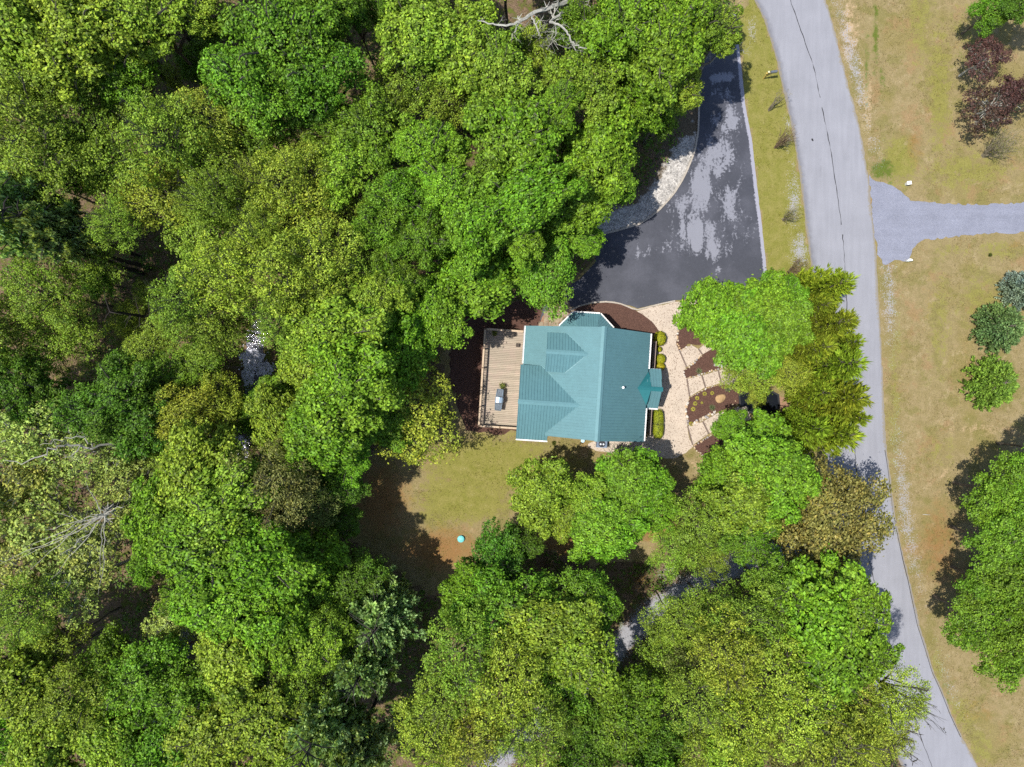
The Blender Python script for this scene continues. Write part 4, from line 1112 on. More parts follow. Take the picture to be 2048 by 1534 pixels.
def build_deck():
    D = empty("deck", HO - Vector((0, 0, .6)), -TH, "raised wooden deck with plank floor and railing on three sides", "deck")
    D.scale = (1.010, 1.010, 1)
    DM = Matrix.Translation(D.location) @ Matrix.Rotation(-TH, 4, 'Z') @ Matrix.Diagonal((1.01, 1.01, 1, 1))
    u0, u1, v0, v1, z = -9.0, -5.78, -3.98, 3.86, 1.5
    m, nt, b = mat_new("deck_wood"); N = NT(nt)
    f = N.noise(7, 5, .65, stretch=(.5, 5, 1), rot=-TH); g = N.noise(1.4, 4)
    c = N.mix(N.ramp(f, .3, .7), (.300, .245, .180), (.385, .322, .245))
    c = N.mix(N.math('MULTIPLY', N.ramp(g, .46, .62), .45), c, (.40, .30, .24))
    oi = N.n.new("ShaderNodeObjectInfo"); c = N.scale(c, .92, 1.07, oi.outputs["Random"])
    N.link(c, b.inputs["Base Color"]); b.inputs["Roughness"].default_value = .75; N.bump(f, b, .3, .01)
    n = 54; wv = (v1 - v0) / n
    me = MB().box((0, 0, 0), (u1 - u0, wv - .013, .035)).mesh("deck_board", m)
    bevel(me, .005)
    for i in range(n): link("deck_board", me, D, ((u0 + u1) / 2, v0 + wv * (i + .5), z - .018))
    rail = simple("deck_rail_wood", (.47, .36, .25), .7, var=.2, scale=7, bump=.2)
    dark = simple("deck_post_wood", (.20, .135, .085), .8, var=.25, scale=7)
    gold = simple("baluster_wood", (.30, .21, .11), .8, var=.2, scale=7)
    def side(a, b, n_posts):
        a = Vector(a); b = Vector(b)
        r = MB().bar(a + Vector((0, 0, z + .98)), b + Vector((0, 0, z + .98)), .15, .04).obj("top_rail", rail, D); bevel(r.data, .008)
        MB().bar(a + Vector((0, 0, z + .86)), b + Vector((0, 0, z + .86)), .045, .09).obj("sub_rail", dark, r)
        MB().bar(a + Vector((0, 0, z + .12)), b + Vector((0, 0, z + .12)), .045, .09).obj("bottom_rail", dark, D)
        for i in range(n_posts):
            p = a.lerp(b, i / (n_posts - 1))
            MB().box((p.x, p.y, (z + 1.03) / 2), (.11, .11, z + 1.03)).obj("deck_post", dark, D)
        n_ = int((b - a).length / .125)
        bme = MB().box((0, 0, 0), (.038, .038, .70)).mesh("baluster", gold)
        for i in range(1, n_):
            p = a.lerp(b, i / n_); link("baluster", bme, D, (p.x, p.y, z + .49))
    side((u0 + .03, v0 + .04, 0), (u0 + .03, v1 - .03, 0), 6)
    side((u0 + .12, v1 - .03, 0), (u1 - .1, v1 - .03, 0), 3)
    side((u0 + .12, v0 + .04, 0), (-5.72, v0 + .04, 0), 3)
    for v in (v0 + .1, 0, v1 - .1): MB().box(((u0 + u1) / 2, v, z - .14), (u1 - u0 - .1, .05, .18)).obj("joist", dark, D)
    # grill cart with open shelves
    loc = DM @ Vector((-7.50, -1.74, z))
    G = empty("gas_grill", loc, -TH - .05, "dark grey gas grill with pale blue centre panel standing on the deck", "grill")
    gm = simple("grill_metal", (.075, .10, .125), .35, .4, var=.15, bump=.1); gl = simple("grill_lid_metal", (.28, .38, .50), .35, .2, var=.12, bump=.05); gd = simple("grill_grate", (.05, .055, .06), .5, .6, var=.2)
    MB().box((0, 0, .42), (.50, 1.42, .60)).obj("cabinet", gd, G)
    lid = MB(); prof = [(-.30, .0), (-.30, .13), (-.22, .22), (.0, .27), (.22, .22), (.30, .13), (.30, 0)]
    lid.add([(x, -.26, .78 + y) for x, y in prof] + [(x, .20, .78 + y) for x, y in prof], [tuple(range(7)), tuple(reversed(range(7, 14)))] + [(i + 7, (i + 1) % 7 + 7, (i + 1) % 7, i) for i in range(7)])
    lo = lid.obj("lid", gl, G); MB().bar((.33, -.2, .90), (.33, .14, .90), .03, .03).obj("handle", gm, lo)
    for s, L in ((1, .62), (-1, .58)):
        y0 = .22 if s > 0 else -.28
        t = MB()
        t.bar((-.28, y0, .80), (-.24, y0 + s * L, .80), .05, .05).bar((.28, y0, .80), (.24, y0 + s * L, .80), .05, .05).bar((-.25, y0 + s * L, .80), (.25, y0 + s * L, .80), .06, .05)
        o = t.obj("side_frame", gm, G)
        MB().box((0, y0 + s * L * .5, .75), (.46, L - .04, .03)).obj("shelf", gd, o)
        for i in range(6): MB().bar((-.22 + .088 * i, y0 + s * .06, .785), (-.22 + .088 * i, y0 + s * (L - .06), .785), .014, .014).obj("rod", gl, G)
    for x in (-.22, .22):
        for y in (-.66, .66): MB().tube([(x - .02, y, .06), (x + .02, y, .06)], .06, 10).obj("wheel", gd, G)
    # plants in pots on the deck
    for (u, v, r, lab) in ((-7.3, -.62, .17, "leafy potted plant beside the grill on the deck"), (-8.2, 3.55, .15, "potted plant by the deck railing near its upper corner")):
        p = DM @ Vector((u, v, z))
        T = empty("potted_plant", p, 0, lab, "potted plant", "plants in pots on the deck")
        MB().tube([(0, 0, 0), (0, 0, .26)], [.11, .15], 12).obj("pot", simple("clay", (.25, .11, .06), .8), T)
        rg = np.random.default_rng(int(r * 100)); n_ = 260
        C = rg.normal(size=(n_, 3)) * np.array([r, r, .12]) * .62 + np.array([0, 0, .42]); X, Y = leaf_axes(rg, unit(rg.normal(size=(n_, 3)) * .5 + np.array([0, 0, 1])), .05)
        o = link("foliage", quads_mesh("foliage", C, X, Y, LEAF), T); o.color = (.13, .16, .03, 1)
    p = DM @ Vector((-6.28, 2.75, z))
    T = MB().box((0, 0, .12), (.30, .30, .24)).obj("deck_crate", simple("crate_dark", (.07, .055, .045), .8), None, p, (0, 0, -TH)); bevel(T.data, .02)
    tag(T, "small dark square box on the deck planks near the roof", "box")


HOUSE = build_house()
build_deck()


# ------------------------------------------------------------------ garden
def ball_shrub(name, c, rad, label, cat="shrub", group=None, col=(.27, .29, .012), n=2600, leaf=.035, seed=1, sq=1.0):
    """c world point; rad = (rx, ry, rz): a clipped, dense shrub"""
    T = empty(name, (c.x, c.y, 0), 0, label, cat, group)
    bm = bmesh.new(); bmesh.ops.create_icosphere(bm, subdivisions=3, radius=.9)
    for v in bm.verts:
        v.co.y = math.copysign(abs(v.co.y) ** sq, v.co.y); v.co.x = math.copysign(abs(v.co.x) ** sq, v.co.x)
        v.co.x *= rad[0]; v.co.y *= rad[1]; v.co.z = (v.co.z * rad[2]) + rad[2] * 1.02
    me = bpy.data.meshes.new("inner_twigs"); bm.to_mesh(me); bm.free(); me.materials.append(simple("twig_mass", (.06, .07, .012), .95, var=.4, scale=14, bump=.8, bdist=.05))
    link("inner_twigs", me, T)
    rg = np.random.default_rng(seed)
    D = rdir(rg, n); D[:, 2] = np.where(D[:, 2] < -.6, -D[:, 2], D[:, 2])
    D = np.concatenate([np.sign(D[:, :2]) * np.abs(D[:, :2]) ** sq, D[:, 2:]], 1)
    lump = 1 + .05 * np.sin(D[:, 0:1] * 9 + seed) * np.sin(D[:, 1:2] * 8 + seed) + .04 * np.sin(D[:, 2:3] * 11)
    R = np.array(rad); C = D * R * lump * rg.uniform(.90, 1.04, (n, 1)); C[:, 2] += rad[2] * 1.02
    Nn = unit(D / R + rg.normal(size=(n, 3)) * .6 + np.array([0, 0, .4]))
    X, Y = leaf_axes(rg, Nn, leaf)
    o = link("foliage", quads_mesh("foliage", C, X, Y, LEAF), T); o.color = (*col, 1)
    return T


def build_garden():
    G = "clipped golden shrubs along the porch"
    def at(px, py, h=.5): return W(px, py, h)
    ball_shrub("round_shrub", at(1320, 677), (.50, .60, .5), "largest round clipped golden shrub at the porch's driveway end", "shrub", G, seed=1, n=3600)
    ball_shrub("round_shrub", at(1320, 698.5), (.20, .22, .28), "smallest ball-shaped golden shrub between two larger ones", "shrub", G, seed=2, n=900)
    ball_shrub("round_shrub", at(1321.5, 718), (.41, .43, .42), "round golden shrub below the smallest ball shrub", "shrub", G, seed=3, n=2400)
    ball_shrub("round_shrub", at(1321, 733), (.40, .33, .38), "golden shrub tucked against the portico's upper side", "shrub", G, seed=4, n=2200, col=(.31, .28, .012))
    T = ball_shrub("clipped_hedge", at(1316.5, 848), (.42, 1.15, .45), "long clipped golden hedge between the portico and the lawn", "hedge", None, seed=5, n=7000, col=(.23, .27, .012), sq=.6)
    # three curved flights of garden steps
    agg = MATS['aggregate']; timber = simple("riser_timber", (.16, .12, .10), .85, var=.3, scale=9)
    flights = [
        ("upper flight of pale garden steps running up beside the maple", [[(1359, 702), (1372, 694), (1384, 691), (1396, 698), (1404, 709), (1390, 722), (1373, 734)], [(1396, 698), (1420, 680), (1436, 690), (1404, 709)]], .10),
        ("middle flight of pale garden steps with two timber risers", [[(1373.5, 758), (1402, 751), (1409, 775), (1379, 793)], [(1403, 751), (1434, 742), (1440, 766), (1410, 775)], [(1435, 742), (1452, 734), (1470, 764), (1462, 770), (1441, 766)], [(1453, 734), (1480, 728), (1496, 752), (1471, 764)]], .10),
        ("lower flight of pale garden steps with two timber risers", [[(1375, 852), (1404, 844), (1416, 868), (1385, 890)], [(1405, 843), (1436, 825), (1447, 854), (1417, 867)], [(1437, 825), (1462, 822), (1470, 845), (1448, 853)], [(1463, 820), (1490, 812), (1500, 838), (1471, 845)]], .10)]
    for lab, treads, rise in flights:
        T = empty("garden_steps", W(*treads[0][0]), 0, lab, "garden steps", "flights of garden steps")
        o0 = T.location
        for i, q in enumerate(treads):
            P = [W(*p) for p in q]
            pl = [((p - o0).x, (p - o0).y) for p in P]
            MB().prism(pl, .0, .05 + rise * i + .03).obj("tread", agg, T)
            a, b = P[0] - o0, P[-1] - o0
            a.z = b.z = .06 + rise * i
            MB().bar(a, b, .10, .10).obj("riser", timber, T)
    # stone edgings
    rocks = [rock_mesh("stone", simple("edge_stone_%d" % i, c, .9, var=.3, scale=14, bump=.5), 40 + i, 1, .7, 1) for i, c in enumerate([(.48, .40, .30), (.40, .31, .21), (.55, .50, .44), (.30, .28, .27), (.46, .33, .20)])]
    def edging(label, line, step, size, seed):
        T = empty("stone_edging", W(*line[0]), 0, label, "stone edging", "stone edgings of the garden beds")
        rg = random.Random(seed)
        for (x1, y1), (x2, y2) in zip(line[:-1], line[1:]):
            a, b = W(x1, y1), W(x2, y2); n = max(1, int((b - a).length / step))
            for j in range(n):
                p = a.lerp(b, (j + rg.uniform(.2, .8)) / n) + Vector((rg.uniform(-.05, .05), rg.uniform(-.05, .05), 0)) - T.location
                s = rg.uniform(*size)
                o = link("stone", rg.choice(rocks), T, (p.x, p.y, .03 + s * .4), (rg.uniform(-.3, .3), rg.uniform(-.3, .3), rg.uniform(0, 6.28)), (s, s * rg.uniform(.6, .95), s * rg.uniform(.7, 1)))
    edging("tan stones edging the bed under the round maple", [(1357, 650), (1355, 665), (1354, 680), (1357, 694), (1360, 702), (1372, 694), (1384, 690)], .17, (.07, .12), 1)
    edging("stones round the small mulch bed between upper and middle steps", [(1404, 709), (1392, 721), (1378, 734), (1367, 741), (1367, 750), (1373, 756), (1388, 753), (1405, 747), (1425, 742), (1442, 737), (1450, 733)], .15, (.06, .12), 2)
    edging("stones edging the top of the planted bed with the boulder", [(1377, 800), (1384, 793), (1396, 786), (1410, 778), (1424, 773), (1440, 770), (1455, 768), (1468, 770)], .16, (.05, .09), 3)
    edging("larger pale and grey stones edging the planted bed's lower side", [(1377, 800), (1373, 812), (1372, 825), (1374, 838), (1376, 850), (1384, 850), (1393, 842), (1402, 838), (1412, 832), (1424, 826), (1432, 822)], .15, (.08, .16), 4)
    edging("second row of pale stones along the lower steps", [(1392, 848), (1402, 841), (1412, 836), (1422, 829), (1432, 825)], .17, (.08, .14), 14)
    edging("stones edging the lower bed beside the lower steps", [(1386, 892), (1398, 884), (1412, 877), (1424, 870), (1440, 862), (1452, 855)], .16, (.06, .11), 5)
    edging("curved line of pale stones round the bottom of the lower bed", [(1386, 892), (1391, 899), (1398, 905), (1406, 911), (1416, 914)], .15, (.06, .10), 6)
    edging("pale stones at the left rim of the pond", [(1470, 800), (1474, 806), (1476, 812), (1472, 818), (1466, 812), (1462, 806)], .18, (.08, .16), 7)
    # boulder, the small mounded plants
    b = link("boulder", rock_mesh("boulder", simple("tan_rock", (.40, .265, .135), .9, var=.25, scale=5, bump=.6), 3, .42, .42, 3), None, W(1441, 796) + Vector((0, 0, .08)), (0, 0, .4), (1.05, .85, 1))
    tag(b, "flat tan boulder lying in the planted mulch bed", "boulder")
    labs = ["below the top step edge, second from the boulder", "topmost, nearest above the boulder", "third along the bed's upper left edge", "middle of the bed's left edge", "lower left of the mulch, above the pale stones", "smallest, standing alone in the mulch", "at the bottom tip of the planted bed"]
    for i, (x, y, r) in enumerate([(1409, 787.5, .17), (1424, 786, .16), (1394, 796, .17), (1390, 807, .17), (1386, 818, .18), (1403.5, 805.5, .10), (1382, 848, .20)]):
        T = empty("mound_plant", W(x, y), 0, "small ring-shaped yellow-green plant, " + labs[i], "plant", "small plants in the mulch bed")
        rg = np.random.default_rng(70 + i); n = int(700 * (r / .17))
        a = rg.uniform(0, 6.28, n); rr = r * np.sqrt(rg.uniform(.12, 1, n))
        C = np.stack([np.cos(a) * rr, np.sin(a) * rr, .03 + .12 * np.sin(rr / r * 3.0) * rg.uniform(.5, 1, n)], 1)
        X, Y = leaf_axes(rg, unit(rg.normal(size=(n, 3)) * .5 + np.array([0, 0, 1])), .022)
        o = link("foliage", quads_mesh("foliage", C, X, Y, LEAF), T); o.color = (.34, .29, .06, 1)
    # grey-green low plants
    for i, (x, y, r, lab) in enumerate([(1398, 742, .34, "grey-green low shrub in the small bed between steps"), (1456, 778, .36, "grey-green low shrub right of the boulder"), (1424, 815, .35, "grey-green low shrub beside the pale stones"), (1130, 642, .42, "green grassy clump beside the bay roof's left gutter"),
                                        (1108, 886, .26, "dark little shrub by the wing's corner on the lawn"), (1980, 510, .20, "lone small dark shrub on the bare patch by the gravel drive")]):
        T = empty("low_plant", W(x, y), 0, lab, "plant")
        rg = np.random.default_rng(90 + i); n = 420
        D = rdir(rg, n); D[:, 2] = np.abs(D[:, 2]); L = rg.uniform(.3, 1, (n, 1)) * r
        X = D * L * .5 * np.array([1, 1, .8]); Y = unit(np.cross(D, rdir(rg, n))) * .014
        o = link("foliage", quads_mesh("foliage", X + rg.normal(size=(n, 3)) * .04 * np.array([1, 1, .1]), X, Y, LEAF), T)
        o.color = ((.17, .20, .12, 1), (.17, .20, .12, 1), (.16, .20, .11, 1), (.07, .18, .02, 1), (.08, .10, .02, 1), (.07, .09, .02, 1))[i]
    # wooden bench end under the maple
    T = empty("garden_bench", W(1437, 729), -.12, "weathered grey wooden bench half hidden under the round maple", "bench")
    bw = simple("weathered_wood", (.36, .35, .32), .85, var=.25, scale=8)
    for i in range(3): MB().box((0.1, .14 * (i - 1), .42), (1.1, .12, .035)).obj("seat_slat", bw, T)
    for x in (-.38, .58): MB().box((x, 0, .2), (.06, .36, .40)).obj("leg", bw, T)
    # pond with dark liner
    pm, nt, b = mat_new("pond_water"); N = NT(nt)
    b.inputs["Base Color"].default_value = (.010, .012, .017, 1); b.inputs["Roughness"].default_value = .12; b.inputs["IOR"].default_value = 1.33
    N.bump(N.noise(5, 3), b, .08, .02)
    pc = [(1478, 790), (1500, 778), (1530, 776), (1556, 790), (1558, 812), (1550, 830), (1530, 836), (1510, 828), (1495, 822), (1480, 812)]
    sheet("pond", rough_poly(pc, .04, .3, True, 3), .034, pm)
    ln = simple("pond_liner", (.020, .021, .025), .6, var=.2)
    lp = pc + [pc[0]]
    o = strip_mb(lp, .14, .02, .09, .02, 4).obj("pond_rim", ln); o["kind"] = 'structure'
    o = sheet("bare_soil", rough_poly([(1557, 790), (1570, 795), (1580, 780), (1600, 770), (1640, 770), (1640, 860), (1585, 850), (1562, 830)], .06, .3, True, 4), .010, simple("tan_soil", (.27, .16, .10), .95, var=.3, scale=7))
    # stone landing at the top of the side path
    land = empty("stone_landing", W(1125, 622), 0, "worn tan flagstone landing beside the bay porch", "paving")
    fl = simple("flagstone", (.27, .215, .15), .9, var=.35, scale=5)
    quad = [(1137, 601), (1144, 620), (1128, 640), (1108, 652), (1080, 652), (1084, 634), (1097, 618), (1115, 608)]
    P = [W(*p) - land.location for p in quad]
    rg = random.Random(4)
    for i in range(7):
        for j in range(6):
            x0 = -2.0 + i * .42; y0 = -1.3 + j * .42
            q = [(x0, y0), (x0 + .40, y0), (x0 + .40, y0 + .40), (x0, y0 + .40)]
            cx, cy = x0 + .2, y0 + .2
            if inside([(p.x, p.y) for p in P], np.array([cx]), np.array([cy]))[0]:
                MB().prism([(a + rg.uniform(-.03, .03), b_ + rg.uniform(-.03, .03)) for a, b_ in q], 0, .06 + rg.uniform(0, .02)).obj("flagstone", fl, land)
    sheet("landing_bed", rough_poly(quad, .03, .3, True, 9), .030, simple("tan_soil", (.27, .16, .10)))


build_garden()


# ------------------------------------------------------------------ things round the house and the road
def build_things():
    # air conditioner under the eave
    ac = simple("ac_casing", (.13, .17, .24), .5, .3, var=.15)
    T = empty("air_conditioner", W(1204, 887, .7) - Vector((0, 0, .7)), -TH, "dark blue-grey air conditioning unit at the foot of the lawn-side wall", "air conditioner")
    MB().box((0, 0, .36), (.86, .66, .72)).obj("casing", ac, T)
    MB().tube([(0, -.03, .725), (0, -.03, .74)], .28, 20).obj("fan_grille", simple("grille_black", (.02, .022, .03), .5), T)
    for s in (-1, 1): MB().tube([(s * .12, -.06, .742), (s * .12, -.06, .77)], .075, 10).obj("fan_hub", simple("hub_grey", (.55, .60, .68), .4), T)
    MB().box((0, -.355, .30), (.9, .04, .10)).obj("base_rail", simple("base_pale", (.40, .45, .55), .5), T)
    # heap of garden hose on the pale stones
    rg = random.Random(8); pts = []
    for i in range(150):
        t = i / 150
        a = t * 50; r = .34 + .22 * math.sin(t * 23)
        pts.append((1.0 * (t - .5) * 1.6 + r * math.cos(a) * .7, r * math.sin(a) * .8, .04 + .02 * math.sin(a * 3)))
    o = MB().tube(pts, .012, 5).obj("garden_hose", simple("hose_green", (.035, .075, .06), .5, var=.2), None, W(1233, 894)); tag(o, "tangled dark green garden hose on the pale stones beside the wall", "hose")
    pts = [(.3 * math.cos(a / 8) * 1.1, .3 * math.sin(a / 8), .05) for a in range(4, 46)]
    o = MB().tube(pts, .014, 5).obj("garden_hose", simple("hose_tan", (.45, .40, .28), .5, var=.2), None, W(1262, 899)); tag(o, "short tan hose loop at the edge of the grass", "hose")
    o = MB().tube([(0, 0, 0), (0, 0, .24)], [.13, .16], 14).obj("bucket", simple("pale_blue_plastic", (.42, .62, .72), .4, var=.05), None, W(1165, 881)); tag(o, "pale blue bucket against the lawn-side wall", "bucket")
    # turquoise lid on the lawn
    T = empty("tank_lid", W(922, 1077), 0, "round turquoise lid standing up in the lower lawn", "lid")
    tq = simple("turquoise_plastic", (.14, .50, .50), .45, var=.10, scale=5)
    MB().tube([(0, 0, 0), (0, 0, .18)], [.24, .22], 24).obj("riser", tq, T)
    MB().tube([(0, 0, .181), (0, 0, .215), (0, 0, .25), (0, 0, .265)], [.285, .285, .20, .06], 28).obj("lid", tq, T, smooth=False)
    MB().tube([(0.02, .02, .266), (.02, .02, .285)], .045, 10).obj("knob", simple("pale_knob", (.45, .75, .75), .4), T)
    for k in range(8):
        a = k * math.pi / 4; MB().bar((.07 * math.cos(a), .07 * math.sin(a), .268), (.19 * math.cos(a), .19 * math.sin(a), .262), .014, .012).obj("rib", tq, T)
    # mailbox
    base = W(1527, 157); T = empty("mailbox", base, math.radians(8), "grey roadside mailbox on a pale yellow wooden post with brace", "mailbox")
    yw = simple("yellow_wood", (.52, .38, .10), .7, var=.15, scale=6)
    MB().box((0, 0, .62), (.11, .11, 1.24)).obj("post", yw, T)
    MB().box((.28, 0, 1.02), (.86, .10, .09)).obj("arm", yw, T)
    MB().bar((.06, 0, .58), (.42, 0, .97), .08, .08).obj("brace", yw, T)
    MB().box((0, 0, 1.27), (.15, .15, .05)).obj("post_cap", simple("cream_cap", (.62, .58, .38), .6), T)
    prof = [(-.10, 0), (-.10, .13), (-.07, .20), (0, .23), (.07, .20), (.10, .13), (.10, 0)]
    mb = MB(); mb.add([(.18, x, 1.07 + y) for x, y in prof] + [(.70, x, 1.07 + y) for x, y in prof], [tuple(range(7)), tuple(reversed(range(7, 14)))] + [(i + 7, (i + 1) % 7 + 7, (i + 1) % 7, i) for i in range(7)])
    mb.obj("box", simple("mailbox_grey", (.20, .22, .25), .35, .5, var=.1), T)
    MB().box((.706, 0, 1.17), (.012, .19, .20)).obj("door", simple("mailbox_door", (.12, .13, .15), .4, .5), T)
    MB().box((.50, .115, 1.22), (.03, .012, .20)).obj("flag", simple("flag_red", (.5, .04, .03), .5), T)
    # white marker boxes by the gravel drive
    for (x, y, hgt, lab) in ((1812, 369, .5, "white tapered utility marker above the gravel drive mouth"), (1817, 523, .45, "white half-round utility marker below the gravel drive mouth")):
        T = empty("utility_marker", W(x, y), .15, lab, "marker", "white markers at the gravel drive")
        if y < 400:
            MB().add([(-.10, -.08, 0), (.10, -.08, 0), (.10, .08, 0), (-.10, .08, 0), (-.17, -.13, hgt), (.17, -.13, hgt), (.17, .13, hgt), (-.17, .13, hgt)], [(0, 3, 2, 1), (4, 5, 6, 7), (0, 1, 5, 4), (1, 2, 6, 5), (2, 3, 7, 6), (3, 0, 4, 7)]).obj("body", WHITE, T)
            MB().box((0, 0, hgt + .015), (.36, .28, .03)).obj("cap", WHITE, T)
        else:
            pr = [(.23 * math.cos(a * math.pi / 8), .20 * math.sin(a * math.pi / 8)) for a in range(9)]
            MB().prism(pr, 0, hgt * .6).obj("body", WHITE, T)
            MB().box((0, -.02, hgt * .3), (.52, .04, hgt * .6)).obj("back_plate", simple("marker_green", (.06, .10, .06), .6), T)
    # fallen stick on the dry grass and scattered pale stones
    o = MB().tube([(-.3, .02, .03), (0, 0, .05), (.32, -.03, .03)], [.02, .03, .015], 5).obj("fallen_branch", BARK_PALE, None, W(1852, 1029)); tag(o, "single grey stick lying on the dry grass beside the road", "branch")
    # litter stones at the pit near the dark gully
    sm = [rock_mesh("stone", simple("creek_stone_%d" % i, c, .8, var=.3, scale=5, bump=.4), 60 + i, 1, .55, 1) for i, c in enumerate([(.50, .50, .56), (.32, .33, .38), (.66, .66, .70)])]
    return sm


CREEK_STONES = build_things()


# ------------------------------------------------------------------ stream in the wood
def build_stream():
    m, nt, b = mat_new("stream_water"); N = NT(nt)
    b.inputs["Base Color"].default_value = (.10, .10, .13, 1); b.inputs["Roughness"].default_value = .06; b.inputs["IOR"].default_value = 1.33
    N.bump(N.noise(9, 4), b, .5, .05)
    S = [(530, 640), (512, 670), (508, 700), (512, 745), (505, 800), (490, 850), (478, 890), (470, 960), (460, 1060), (430, 1160), (380, 1260), (330, 1400), (300, 1600)]
    L = offset_line(S, .75, 1, .2); R = offset_line(S, -.75, 2, .2)
    sheet("stream", ribbon(L, R), .014, m)
    wt = simple("painted_glint", (.50, .50, .58), .5, var=.6, scale=5, bump=.6, bdist=.05)  # pale sheets: the sky's glint on the stream, put into the colour
    for (x, y, rx, ry) in ((504, 716, 1.0, .8), (528, 738, .9, .6), (496, 752, .5, 1.0), (478, 884, .6, .6)):
        pts = [(W(x, y).x + math.cos(a * .35) * rx * (1 + .25 * math.sin(a * 1.7)), W(x, y).y + math.sin(a * .35) * ry * (1 + .2 * math.sin(a * 2.3))) for a in range(18)]
        o = sheet("painted_glint", pts, .020 + .002 * rx, wt, kind='stuff')
    T = empty("stream_bed", W(505, 735), 0, "pale stones strewn through the glinting stream in the wood", "stones")
    rg = random.Random(9)
    for i in range(150):
        k = rg.random()
        cx, cy, s_ = ((508, 728, 16) if k < .55 else (478, 886, 9) if k < .8 else (510, 745, 20))
        p = W(cx + rg.gauss(0, s_), cy + rg.gauss(0, s_)) - T.location; s = rg.uniform(.04, .12)
        link("stone", rg.choice(CREEK_STONES), T, (p.x, p.y, s * .3), (0, 0, rg.uniform(0, 6)), (s, s * .7, s * .7))


build_stream()


# ------------------------------------------------------------------ bare limbs, dead trees, shrubs of twigs
def wiggle(P, rg, amp, n=4):
    out = []
    P = [Vector(p) for p in P]
    for a, b in zip(P[:-1], P[1:]):
        for j in range(n):
            t = j / n; p = a.lerp(b, t)
            out.append(p + (Vector((rg.gauss(0, amp), rg.gauss(0, amp), rg.gauss(0, amp * .5))) if (j or a != P[0]) else Vector()))
    out.append(P[-1])
    return out


def limbs(T, name, lines, mat, rg, amp=.06, twig=0, twl=1.0, n=5):
    """lines: ([(px,py,h)...], r0, r1) in photo pixels"""
    for pts, r0, r1 in lines:
        P = wiggle([W(*p) - T.location for p in pts], rg, amp)
        rad = [r0 + (r1 - r0) * i / (len(P) - 1) for i in range(len(P))]
        mb = MB().tube(P, rad, n)
        for _ in range(twig):
            i = rg.randrange(1, len(P)); s = P[i]; d = Vector((rg.gauss(0, 1), rg.gauss(0, 1), rg.gauss(.2, .5))).normalized() * twl * rg.uniform(.4, 1)
            q = wiggle([s, s + d * .5, s + d * .9 + Vector((0, 0, .1))], rg, amp * .6, 3)
            mb.tube(q, [r1 * .7 * (1 - .75 * j / (len(q) - 1)) for j in range(len(q))], 3, False)
            e = q[len(q) // 2]
            for _k in range(3):
                d2 = (d + Vector((rg.gauss(0, .6), rg.gauss(0, .6), rg.gauss(0, .3))) * twl).normalized() * twl * .45
                mb.tube([e, e + d2], [r1 * .35, r1 * .12], 3, False)
        mb.obj(name, mat, T)


